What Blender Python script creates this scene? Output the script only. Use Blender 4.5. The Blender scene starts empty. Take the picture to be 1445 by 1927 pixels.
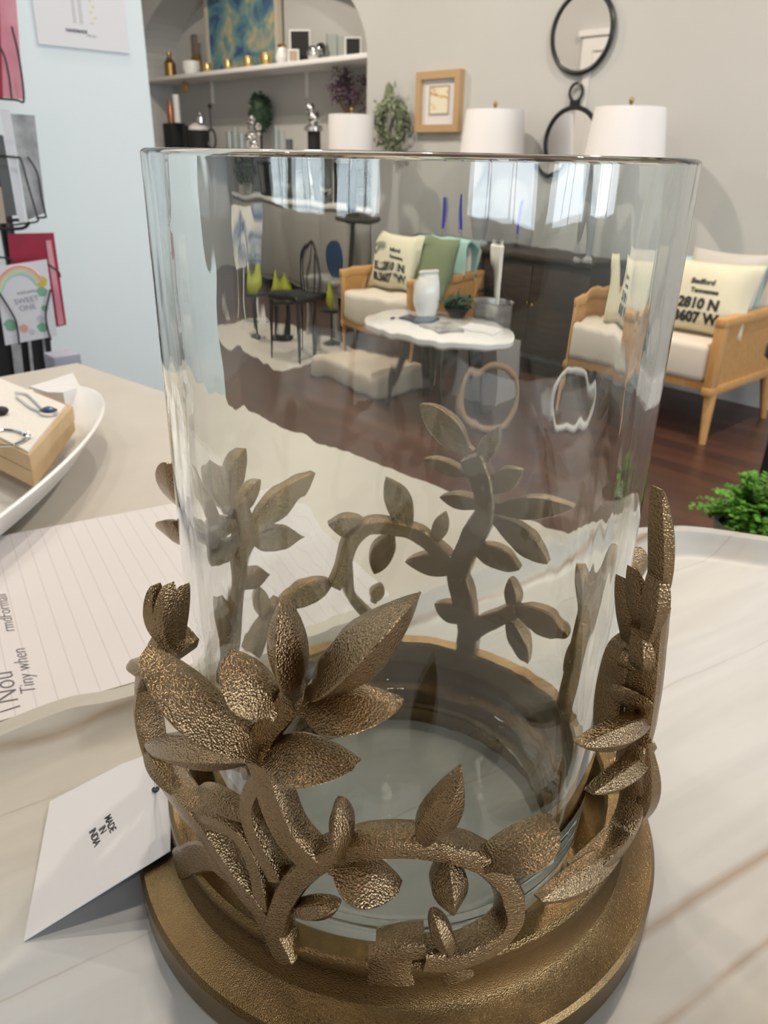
import bpy, bmesh, math, random
from mathutils import Vector, Matrix, noise
random.seed(7)
sc = bpy.context.scene
V = Vector
# ------------------------------------------------------------------ camera
F, CX, CY = 1447.0, 722.5, 963.5
PITCH = math.atan((CY - 297) / F); ROLL = math.radians(1.2); YAW = math.radians(47.3)
EYE = V((0, 0, 1.15))
fwd = V((0, math.cos(PITCH), -math.sin(PITCH))); up0 = V((0, math.sin(PITCH), math.cos(PITCH))); rt0 = V((1, 0, 0))
rt = rt0 * math.cos(ROLL) + up0 * math.sin(ROLL); up = up0 * math.cos(ROLL) - rt0 * math.sin(ROLL)
RZ = Matrix.Rotation(YAW, 3, 'Z')
rt, up, fwd = RZ @ rt, RZ @ up, RZ @ fwd
cam = bpy.data.cameras.new('camera'); co = bpy.data.objects.new('camera', cam); sc.collection.objects.link(co)
M = Matrix.Identity(4)
for i in range(3):
    M[i][0], M[i][1], M[i][2], M[i][3] = rt[i], up[i], -fwd[i], EYE[i]
co.matrix_world = M
cam.sensor_fit = 'VERTICAL'; cam.sensor_height = 36; cam.lens = 36 * F / 1927; cam.clip_start = 0.01
cam.dof.use_dof = True; cam.dof.focus_distance = 0.20; cam.dof.aperture_fstop = 34
sc.camera = co
# ------------------------------------------------------------------ world, lights, exposure
sc.view_settings.view_transform = 'Standard'; sc.view_settings.look = 'None'
sc.view_settings.gamma = 1.0; sc.view_settings.exposure = -0.10
sc.view_settings.use_curve_mapping = False
sc.cycles.use_denoising = True
sc.cycles.max_bounces = 16; sc.cycles.transmission_bounces = 14; sc.cycles.glossy_bounces = 6; sc.cycles.diffuse_bounces = 4
sc.cycles.caustics_refractive = True; sc.cycles.caustics_reflective = False
sc.cycles.sample_clamp_indirect = 40.0
w = bpy.data.worlds.new('world'); sc.world = w; w.use_nodes = True
w.node_tree.nodes['Background'].inputs[0].default_value = (0.80, 0.88, 1.0, 1)
w.node_tree.nodes['Background'].inputs[1].default_value = 1.0
def area(name, loc, target, sx, sy, power, col, shape='RECTANGLE', spread=180):
    l = bpy.data.lights.new(name, 'AREA'); l.shape = shape; l.size = sx; l.size_y = sy; l.energy = power; l.color = col
    l.spread = math.radians(spread)
    o = bpy.data.objects.new(name, l); sc.collection.objects.link(o); o.location = loc
    o.rotation_euler = (V(target) - V(loc)).to_track_quat('-Z', 'Y').to_euler()
    return o
# daylight outside the three shop windows (wall on the +x side)
WIN = [(-2.0, 0.2), (0.7, 2.1), (2.5, 3.7)]
for a, b in WIN:
    area('daylight', (4.75, (a + b) / 2, 1.75), (0, (a + b) / 2, 1.75), b - a, 2.0, 60 * (b - a), (0.80, 0.90, 1.0))
# ceiling lamps; the last ones are added for metal glints and the vase floor
LAMPS = [(-1.75, 0.75), (-3.4, 2.3), (-5.6, 2.6), (0.6, 1.6), (1.6, -1.2), (-0.9, -1.7), (-0.9, 2.7), (-1.6, -0.3), (-0.27, 0.32)]
for (x, y), pw in zip(LAMPS, (16, 60, 62, 13, 12, 10, 60, 9, 15)):
    area('ceiling_and_fill_light', (x, y, 3.33), (x, y, 0), 0.12, 0.12, pw, (1.0, 0.88, 0.74), 'DISK')

# ------------------------------------------------------------------ rays
def plan(x, y): # camera plan coordinates -> room
    return RZ @ V((x, y, 0))
def ray(px, py):
    return fwd + rt * ((px - CX) / F) - up * ((py - CY) / F)
def PZ(px, py, z):
    d = ray(px, py); return EYE + d * ((z - EYE.z) / d.z)
def PY(px, py, y):
    d = ray(px, py); return EYE + d * (y / d.y)
def PX(px, py, x):
    d = ray(px, py); return EYE + d * (x / d.x)
def PD(px, py, dist):   # horizontal plan distance along the view heading
    d = ray(px, py); h = RZ @ V((0, 1, 0)); return EYE + d * (dist / d.dot(h))
def PP(px, py, p, n):
    d = ray(px, py); return EYE + d * ((p - EYE).dot(n) / d.dot(n))
Vw = EYE + V((0, 0, 0))
AX = plan(0.00746, 0.23776)          # axis of the vase
def cyl(px, py, r, side='f'):
    d = ray(px, py); a = d.x**2 + d.y**2
    ox, oy = EYE.x - AX.x, EYE.y - AX.y
    b = 2 * (ox * d.x + oy * d.y); c = ox * ox + oy * oy - r * r
    D = b * b - 4 * a * c
    if D <= 0: t = -b / (2 * a)
    else: t = (-b - math.sqrt(D)) / (2 * a) if side == 'f' else (-b + math.sqrt(D)) / (2 * a)
    return EYE + d * t
def radial(p):
    return V((p.x - AX.x, p.y - AX.y, 0)).normalized()

# ------------------------------------------------------------------ materials
MATS = {}
def mat(name, col, rough=0.6, metal=0.0, bump=0.0, bscale=50, var=0.0, vscale=8, spec=0.5, stretch=(1, 1, 1), col2=None, coat=0, trans=0, ior=1.45, detail=4):
    if name in MATS: return MATS[name]
    m = bpy.data.materials.new(name); m.use_nodes = True; nt = m.node_tree; b = nt.nodes['Principled BSDF']
    b.inputs['Base Color'].default_value = (*col, 1); b.inputs['Roughness'].default_value = rough; b.inputs['Metallic'].default_value = metal
    b.inputs['Specular IOR Level'].default_value = spec; b.inputs['Coat Weight'].default_value = coat
    b.inputs['Transmission Weight'].default_value = trans; b.inputs['IOR'].default_value = ior
    tc = nt.nodes.new('ShaderNodeTexCoord'); mp = nt.nodes.new('ShaderNodeMapping'); mp.inputs['Scale'].default_value = stretch
    nt.links.new(tc.outputs['Object'], mp.inputs[0])
    if var or col2:
        n = nt.nodes.new('ShaderNodeTexNoise'); n.inputs['Scale'].default_value = vscale; n.inputs['Detail'].default_value = detail
        nt.links.new(mp.outputs[0], n.inputs['Vector'])
        r = nt.nodes.new('ShaderNodeValToRGB'); r.color_ramp.elements[0].position = 0.35; r.color_ramp.elements[1].position = 0.65
        c2 = col2 if col2 else tuple(min(1, c * (1 + var)) for c in col)
        c1 = col if col2 else tuple(c * (1 - var) for c in col)
        r.color_ramp.elements[0].color = (*c1, 1); r.color_ramp.elements[1].color = (*c2, 1)
        nt.links.new(n.outputs['Fac'], r.inputs[0]); nt.links.new(r.outputs[0], b.inputs['Base Color'])
    if bump:
        n = nt.nodes.new('ShaderNodeTexNoise'); n.inputs['Scale'].default_value = bscale; n.inputs['Detail'].default_value = 3
        nt.links.new(mp.outputs[0], n.inputs['Vector'])
        bp = nt.nodes.new('ShaderNodeBump'); bp.inputs['Strength'].default_value = min(1, bump); bp.inputs['Distance'].default_value = 0.6 / bscale
        nt.links.new(n.outputs['Fac'], bp.inputs['Height']); nt.links.new(bp.outputs[0], b.inputs['Normal'])
    MATS[name] = m; return m
def ramp_mat(name, stops, rough, scale, stretch, rot=0, dist=1.5, bump=0.1, kind='noise', spec=0.5, detail=6, thr=None):
    m = bpy.data.materials.new(name); m.use_nodes = True; nt = m.node_tree; b = nt.nodes['Principled BSDF']
    b.inputs['Roughness'].default_value = rough; b.inputs['Specular IOR Level'].default_value = spec
    tc = nt.nodes.new('ShaderNodeTexCoord'); mp = nt.nodes.new('ShaderNodeMapping'); mp.vector_type = 'POINT'
    r1 = nt.nodes.new('ShaderNodeMapping'); r1.inputs['Rotation'].default_value = (0, 0, rot)
    mp.inputs['Scale'].default_value = stretch
    nt.links.new(tc.outputs['Object'], r1.inputs[0]); nt.links.new(r1.outputs[0], mp.inputs[0])
    n = nt.nodes.new('ShaderNodeTexNoise'); n.inputs['Scale'].default_value = scale; n.inputs['Detail'].default_value = detail; n.inputs['Distortion'].default_value = dist
    nt.links.new(mp.outputs[0], n.inputs['Vector'])
    r = nt.nodes.new('ShaderNodeValToRGB'); cr = r.color_ramp
    cr.elements[0].position = stops[0][0]; cr.elements[0].color = (*stops[0][1], 1)
    cr.elements[1].position = stops[-1][0]; cr.elements[1].color = (*stops[-1][1], 1)
    for p, c in stops[1:-1]:
        e = cr.elements.new(p); e.color = (*c, 1)
    nt.links.new(n.outputs['Fac'], r.inputs[0]); nt.links.new(r.outputs[0], b.inputs['Base Color'])
    bp = nt.nodes.new('ShaderNodeBump'); bp.inputs['Strength'].default_value = bump; bp.inputs['Distance'].default_value = 0.002
    nt.links.new(n.outputs['Fac'], bp.inputs['Height']); nt.links.new(bp.outputs[0], b.inputs['Normal'])
    MATS[name] = m; return m

# gold cast metal: hammered sparkle
def gold_mat(name, col, rough, strength, scale):
    m = bpy.data.materials.new(name); m.use_nodes = True; nt = m.node_tree; b = nt.nodes['Principled BSDF']
    b.inputs['Metallic'].default_value = 1; b.inputs['Roughness'].default_value = rough
    tc = nt.nodes.new('ShaderNodeTexCoord')
    n = nt.nodes.new('ShaderNodeTexNoise'); n.inputs['Scale'].default_value = scale; n.inputs['Detail'].default_value = 4; n.inputs['Roughness'].default_value = 0.6
    v = nt.nodes.new('ShaderNodeTexVoronoi'); v.inputs['Scale'].default_value = scale * 1.3
    nt.links.new(tc.outputs['Object'], n.inputs['Vector']); nt.links.new(tc.outputs['Object'], v.inputs['Vector'])
    mx = nt.nodes.new('ShaderNodeMath'); mx.operation = 'ADD'
    nt.links.new(n.outputs['Fac'], mx.inputs[0]); nt.links.new(v.outputs['Distance'], mx.inputs[1])
    bp = nt.nodes.new('ShaderNodeBump'); bp.inputs['Strength'].default_value = strength; bp.inputs['Distance'].default_value = 0.00032
    nt.links.new(mx.outputs[0], bp.inputs['Height']); nt.links.new(bp.outputs[0], b.inputs['Normal'])
    n2 = nt.nodes.new('ShaderNodeTexNoise'); n2.inputs['Scale'].default_value = 60; nt.links.new(tc.outputs['Object'], n2.inputs['Vector'])
    r = nt.nodes.new('ShaderNodeValToRGB'); r.color_ramp.elements[0].position = 0.3; r.color_ramp.elements[1].position = 0.7
    r.color_ramp.elements[0].color = (*[c * 0.82 for c in col], 1); r.color_ramp.elements[1].color = (*col, 1)
    nt.links.new(n2.outputs['Fac'], r.inputs[0]); nt.links.new(r.outputs[0], b.inputs['Base Color'])
    return m
GOLD = gold_mat('cast_gold', (0.36, 0.255, 0.145), 0.15, 0.8, 1300)
GOLDB = gold_mat('cast_gold_base', (0.25, 0.165, 0.075), 0.20, 0.4, 1900)
def glass_mat(name, col=(1, 1, 1), rough=0.0, bump=0.0, stretch=(1, 1, 1), scale=20, dist=0.001):
    m = bpy.data.materials.new(name); m.use_nodes = True; nt = m.node_tree
    nt.nodes.remove(nt.nodes['Principled BSDF']); g = nt.nodes.new('ShaderNodeBsdfGlass')
    g.inputs['Color'].default_value = (*col, 1); g.inputs['Roughness'].default_value = rough; g.inputs['IOR'].default_value = 1.47
    nt.links.new(g.outputs[0], nt.nodes['Material Output'].inputs['Surface'])
    if bump:
        tc = nt.nodes.new('ShaderNodeTexCoord'); mp = nt.nodes.new('ShaderNodeMapping'); mp.inputs['Scale'].default_value = stretch
        n = nt.nodes.new('ShaderNodeTexNoise'); n.inputs['Scale'].default_value = scale; n.inputs['Detail'].default_value = 1.5
        bp = nt.nodes.new('ShaderNodeBump'); bp.inputs['Strength'].default_value = bump; bp.inputs['Distance'].default_value = dist
        nt.links.new(tc.outputs['Object'], mp.inputs[0]); nt.links.new(mp.outputs[0], n.inputs['Vector'])
        nt.links.new(n.outputs['Fac'], bp.inputs['Height']); nt.links.new(bp.outputs[0], g.inputs['Normal'])
    return m
GLASS = glass_mat('vase_glass', (0.975, 0.985, 0.98), 0.0, 0.28, (1.0, 1.0, 0.28), 60, 0.0012)
def thin_glass(name, col):
    m = bpy.data.materials.new(name); m.use_nodes = True; nt = m.node_tree; nt.nodes.remove(nt.nodes['Principled BSDF'])
    tr = nt.nodes.new('ShaderNodeBsdfTransparent'); tr.inputs[0].default_value = (*col, 1)
    gl = nt.nodes.new('ShaderNodeBsdfGlossy'); gl.inputs['Roughness'].default_value = 0.03
    fr = nt.nodes.new('ShaderNodeFresnel'); fr.inputs['IOR'].default_value = 1.45; mx = nt.nodes.new('ShaderNodeMixShader')
    tc = nt.nodes.new('ShaderNodeTexCoord'); n = nt.nodes.new('ShaderNodeTexNoise'); n.inputs['Scale'].default_value = 45; n.inputs['Distortion'].default_value = 0.8
    bp = nt.nodes.new('ShaderNodeBump'); bp.inputs['Strength'].default_value = 0.3; bp.inputs['Distance'].default_value = 0.0012
    nt.links.new(tc.outputs['Object'], n.inputs['Vector']); nt.links.new(n.outputs['Fac'], bp.inputs['Height']); nt.links.new(bp.outputs[0], gl.inputs['Normal'])
    ge = nt.nodes.new('ShaderNodeNewGeometry'); sb = nt.nodes.new('ShaderNodeMath'); sb.operation = 'SUBTRACT'; sb.inputs[0].default_value = 1.0; ml = nt.nodes.new('ShaderNodeMath'); ml.operation = 'MULTIPLY'
    nt.links.new(ge.outputs['Backfacing'], sb.inputs[1]); nt.links.new(fr.outputs[0], ml.inputs[0]); nt.links.new(sb.outputs[0], ml.inputs[1])
    nt.links.new(ml.outputs[0], mx.inputs[0]); nt.links.new(tr.outputs[0], mx.inputs[1]); nt.links.new(gl.outputs[0], mx.inputs[2])
    nt.links.new(mx.outputs[0], nt.nodes['Material Output'].inputs['Surface']); return m
PUNT = thin_glass('vase_bottom_glass', (0.95, 0.97, 0.96))
CLEAR = glass_mat('clear_glass', (0.95, 0.97, 0.97))
WALLC = mat('greige_wall_paint', (0.535, 0.535, 0.52), 0.85, bump=0.04, bscale=120, var=0.02, vscale=1.2)
WALLW = mat('pale_wall_paint', (0.69, 0.765, 0.775), 0.8, bump=0.05, bscale=160)
CEIL = mat('ceiling_dark_for_reflections', (0.16, 0.155, 0.15), 0.9)  # unseen ceiling, colour darkened to deepen reflections in the gold metal
TRIM = mat('white_trim_paint', (0.78, 0.77, 0.75), 0.5)
LAMIN = mat('warm_grey_counter', (0.49, 0.455, 0.40), 0.42, bump=0.05, bscale=400, var=0.03, vscale=14)
WHITE = mat('white_paint', (0.80, 0.79, 0.77), 0.5)
PAPER = mat('paper_white', (0.70, 0.69, 0.71), 0.75)
CERAM = mat('white_ceramic', (0.80, 0.79, 0.77), 0.25, coat=0.3)
BLACK = mat('black_metal', (0.012, 0.012, 0.013), 0.35)
BLACKM = mat('matte_black', (0.015, 0.015, 0.016), 0.7)
DARKW = mat('dark_stained_wood', (0.035, 0.026, 0.022), 0.45, bump=0.1, bscale=30, col2=(0.06, 0.045, 0.035), vscale=6, stretch=(1, 8, 8))
KRAFT = mat('kraft_board', (0.50, 0.36, 0.20), 0.7, var=0.08, vscale=30)
COTTON = mat('cotton_fill', (0.74, 0.71, 0.66), 0.95, bump=0.5, bscale=250)
SILVER = mat('polished_silver', (0.80, 0.80, 0.80), 0.12, metal=1)
GOLDP = mat('polished_gold', (0.85, 0.60, 0.25), 0.16, metal=1)
BRASS = mat('antique_brass', (0.42, 0.27, 0.10), 0.35, metal=1)
OAK = mat('honey_oak', (0.52, 0.27, 0.09), 0.45, col2=(0.62, 0.36, 0.14), vscale=10, stretch=(12, 12, 1), bump=0.05, bscale=40)
RATTAN = mat('rattan_panel', (0.50, 0.25, 0.075), 0.5, col2=(0.63, 0.35, 0.13), vscale=60, stretch=(3, 3, 0.6), bump=0.6, bscale=220)
LINEN = mat('cream_linen', (0.72, 0.65, 0.56), 0.95, bump=0.3, bscale=300)
LINENY = mat('natural_canvas', (0.70, 0.66, 0.50), 0.95, bump=0.3, bscale=280, var=0.05, vscale=6)
MINT = mat('mint_throw', (0.42, 0.66, 0.62), 0.95, bump=0.5, bscale=120)
SAGE = mat('sage_velvet', (0.20, 0.24, 0.14), 0.9)
GREYP = mat('pale_grey_cushion', (0.58, 0.55, 0.51), 0.95, bump=0.3, bscale=200)
INK = mat('dark_ink', (0.03, 0.03, 0.035), 0.8)
GRAPH = mat('grey_ink', (0.12, 0.12, 0.14), 0.8)
FAINT = mat('faint_print_ink', (0.30, 0.30, 0.32), 0.8)
SHADE = mat('white_lamp_linen', (0.80, 0.78, 0.78), 0.9, bump=0.2, bscale=400)
MIRR = mat('mirror_glass', (0.88, 0.88, 0.88), 0.02, metal=1)
LEAFG = mat('eucalyptus_green', (0.13, 0.17, 0.10), 0.7, col2=(0.28, 0.31, 0.20), vscale=40)
FERNG = mat('bright_fern_green', (0.05, 0.17, 0.008), 0.6, col2=(0.12, 0.33, 0.02), vscale=30)
DKGR = mat('dark_foliage', (0.02, 0.05, 0.03), 0.7, col2=(0.05, 0.09, 0.045), vscale=30)
PURP = mat('dried_purple_flowers', (0.07, 0.045, 0.07), 0.9, col2=(0.15, 0.09, 0.13), vscale=60)
LIME = mat('lime_glaze', (0.36, 0.40, 0.03), 0.25)
BLUE = mat('cobalt_wax', (0.045, 0.05, 0.45), 0.4)
NAVY = mat('navy_glaze', (0.02, 0.05, 0.12), 0.2)
RED = mat('crimson_card', (0.33, 0.004, 0.03), 0.5)
PINK = mat('pink_card', (0.62, 0.20, 0.26), 0.6, col2=(0.72, 0.32, 0.36), vscale=12)
GREYC = mat('grey_photo_card', (0.20, 0.20, 0.20), 0.5, col2=(0.50, 0.50, 0.48), vscale=18)
TAN = mat('tan_card', (0.42, 0.33, 0.24), 0.6)
TERRA = mat('copper_metal', (0.45, 0.18, 0.10), 0.35, metal=0.7)
GALV = mat('galvanised_metal', (0.45, 0.45, 0.44), 0.4, metal=0.6, var=0.2, vscale=20)
ROPE = mat('jute_rope', (0.33, 0.22, 0.14), 0.9, bump=0.6, bscale=150)
POT = mat('grey_pot', (0.25, 0.24, 0.22), 0.7)
SOIL = mat('potting_soil', (0.03, 0.02, 0.015), 0.95)
ABSTR = ramp_mat('abstract_canvas', [(0.33, (0.04, 0.09, 0.22)), (0.43, (0.10, 0.22, 0.28)), (0.52, (0.16, 0.30, 0.30)), (0.60, (0.30, 0.34, 0.28)), (0.72, (0.58, 0.48, 0.24))], 0.7, 6, (1, 1, 1.2), dist=0.6)
ABSTR2 = ramp_mat('pale_blue_canvas', [(0.36, (0.08, 0.13, 0.24)), (0.45, (0.35, 0.38, 0.42)), (0.54, (0.66, 0.62, 0.56)), (0.7, (0.72, 0.68, 0.62))], 0.7, 4, (1, 1, 0.6))
WATERC = ramp_mat('print_wash', [(0.30, (0.52, 0.12, 0.12)), (0.40, (0.62, 0.40, 0.18)), (0.50, (0.74, 0.70, 0.52)), (0.72, (0.76, 0.73, 0.60))], 0.8, 7, (1, 1, 2.2))

# floor: planks
def floor_mat():
    m = bpy.data.materials.new('dark_red_brown_boards'); m.use_nodes = True; nt = m.node_tree; b = nt.nodes['Principled BSDF']
    tc = nt.nodes.new('ShaderNodeTexCoord'); mp = nt.nodes.new('ShaderNodeMapping'); mp.inputs['Rotation'].default_value = (0, 0, 0)
    br = nt.nodes.new('ShaderNodeTexBrick'); br.inputs['Scale'].default_value = 1.0; br.inputs['Brick Width'].default_value = 1.1; br.inputs['Row Height'].default_value = 0.085
    br.inputs['Mortar Size'].default_value = 0.0015; br.inputs['Color1'].default_value = (0.060, 0.022, 0.013, 1); br.inputs['Color2'].default_value = (0.115, 0.042, 0.022, 1); br.inputs['Mortar'].default_value = (0.015, 0.008, 0.006, 1)
    n = nt.nodes.new('ShaderNodeTexNoise'); n.inputs['Scale'].default_value = 3; n.inputs['Detail'].default_value = 6
    m2 = nt.nodes.new('ShaderNodeMapping'); m2.inputs['Scale'].default_value = (1, 14, 1)
    mix = nt.nodes.new('ShaderNodeMix'); mix.data_type = 'RGBA'; mix.blend_type = 'MULTIPLY'; mix.inputs[0].default_value = 0.6
    nt.links.new(tc.outputs['Object'], mp.inputs[0]); nt.links.new(mp.outputs[0], br.inputs['Vector'])
    nt.links.new(tc.outputs['Object'], m2.inputs[0]); nt.links.new(m2.outputs[0], n.inputs['Vector'])
    nt.links.new(br.outputs['Color'], mix.inputs[6]); nt.links.new(n.outputs['Color'], mix.inputs[7])
    gm = nt.nodes.new('ShaderNodeBrightContrast'); gm.inputs['Bright'].default_value = 0.012
    nt.links.new(mix.outputs[2], gm.inputs[0]); nt.links.new(gm.outputs[0], b.inputs['Base Color'])
    b.inputs['Roughness'].default_value = 0.32
    return m
FLOOR = floor_mat()
# whitewashed tray wood
def tray_mat():
    m = bpy.data.materials.new('whitewashed_wood'); m.use_nodes = True; nt = m.node_tree; b = nt.nodes['Principled BSDF']
    b.inputs['Roughness'].default_value = 0.42
    tc = nt.nodes.new('ShaderNodeTexCoord'); r1 = nt.nodes.new('ShaderNodeMapping'); r1.inputs['Rotation'].default_value = (0, 0, -math.radians(32.3) - YAW)
    nt.links.new(tc.outputs['Object'], r1.inputs[0])
    def nz(scale, st, dist, det=5):
        mp = nt.nodes.new('ShaderNodeMapping'); mp.inputs['Scale'].default_value = st
        n = nt.nodes.new('ShaderNodeTexNoise'); n.inputs['Scale'].default_value = scale; n.inputs['Detail'].default_value = det; n.inputs['Distortion'].default_value = dist
        nt.links.new(r1.outputs[0], mp.inputs[0]); nt.links.new(mp.outputs[0], n.inputs['Vector']); return n
    broad = nz(5, (0.6, 1.4, 1), 0.4)
    rb = nt.nodes.new('ShaderNodeValToRGB'); rb.color_ramp.elements[0].position = 0.40; rb.color_ramp.elements[1].position = 0.62
    rb.color_ramp.elements[0].color = (0.45, 0.415, 0.355, 1); rb.color_ramp.elements[1].color = (0.485, 0.485, 0.48, 1)
    nt.links.new(broad.outputs['Fac'], rb.inputs[0])
    # brown seams where boards meet, at the joints where the wash has worn off
    sx = nt.nodes.new('ShaderNodeSeparateXYZ'); nt.links.new(r1.outputs[0], sx.inputs[0])
    wob = nz(22, (0.6, 1, 1), 0.3, 5)
    wm = nt.nodes.new('ShaderNodeMath'); wm.operation = 'MULTIPLY_ADD'; wm.inputs[1].default_value = 0.007; nt.links.new(wob.outputs['Fac'], wm.inputs[0]); nt.links.new(sx.outputs['Y'], wm.inputs[2])
    tot = None
    for c, hw in ((.1075, .0036), (.0820, .0026), (.0560, .0022), (.3170, .0035), (.2840, .0010), (.2000, .0008)):
        a = nt.nodes.new('ShaderNodeMath'); a.operation = 'SUBTRACT'; a.inputs[1].default_value = c + .0035; nt.links.new(wm.outputs[0], a.inputs[0])
        b1 = nt.nodes.new('ShaderNodeMath'); b1.operation = 'ABSOLUTE'; nt.links.new(a.outputs[0], b1.inputs[0])
        mrg = nt.nodes.new('ShaderNodeMapRange'); mrg.inputs['From Min'].default_value = 0; mrg.inputs['From Max'].default_value = hw; mrg.inputs['To Min'].default_value = 1 if hw > .0015 else .45; mrg.inputs['To Max'].default_value = 0
        nt.links.new(b1.outputs[0], mrg.inputs['Value'])
        if tot is None: tot = mrg.outputs[0]
        else:
            ad = nt.nodes.new('ShaderNodeMath'); ad.operation = 'MAXIMUM'; nt.links.new(tot, ad.inputs[0]); nt.links.new(mrg.outputs[0], ad.inputs[1]); tot = ad.outputs[0]
    mk = nz(40, (0.5, 1.5, 1), 0.4, 5); mr = nt.nodes.new('ShaderNodeValToRGB'); mr.color_ramp.elements[0].position = 0.34; mr.color_ramp.elements[1].position = 0.56; mr.color_ramp.elements[0].color = (.35, .35, .35, 1)
    nt.links.new(mk.outputs['Fac'], mr.inputs[0])
    fine = nz(60, (0.12, 1, 1), 0.5, 4); fr = nt.nodes.new('ShaderNodeValToRGB'); fr.color_ramp.elements[0].position = 0.35; fr.color_ramp.elements[1].position = 0.6
    nt.links.new(fine.outputs['Fac'], fr.inputs[0])
    mu = nt.nodes.new('ShaderNodeMath'); mu.operation = 'MULTIPLY'; nt.links.new(tot, mu.inputs[0]); nt.links.new(mr.outputs[0], mu.inputs[1])
    mu2 = nt.nodes.new('ShaderNodeMath'); mu2.operation = 'MULTIPLY'; nt.links.new(mu.outputs[0], mu2.inputs[0]); mu2.inputs[1].default_value = 0.85
    mix = nt.nodes.new('ShaderNodeMix'); mix.data_type = 'RGBA'; mix.inputs[7].default_value = (0.26, 0.16, 0.085, 1)
    nt.links.new(mu2.outputs[0], mix.inputs[0]); nt.links.new(rb.outputs[0], mix.inputs[6])
    mx2 = nt.nodes.new('ShaderNodeMix'); mx2.data_type = 'RGBA'; mx2.blend_type = 'MULTIPLY'; mx2.inputs[0].default_value = 0.10
    nt.links.new(mix.outputs[2], mx2.inputs[6]); nt.links.new(fr.outputs[0], mx2.inputs[7]); nt.links.new(mx2.outputs[2], b.inputs['Base Color'])
    bp = nt.nodes.new('ShaderNodeBump'); bp.inputs['Strength'].default_value = 0.12; bp.inputs['Distance'].default_value = 0.001
    nt.links.new(fine.outputs['Fac'], bp.inputs['Height']); nt.links.new(bp.outputs[0], b.inputs['Normal'])
    return m
TRAY_OFF = 0.0
TRAYM = tray_mat()

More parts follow.
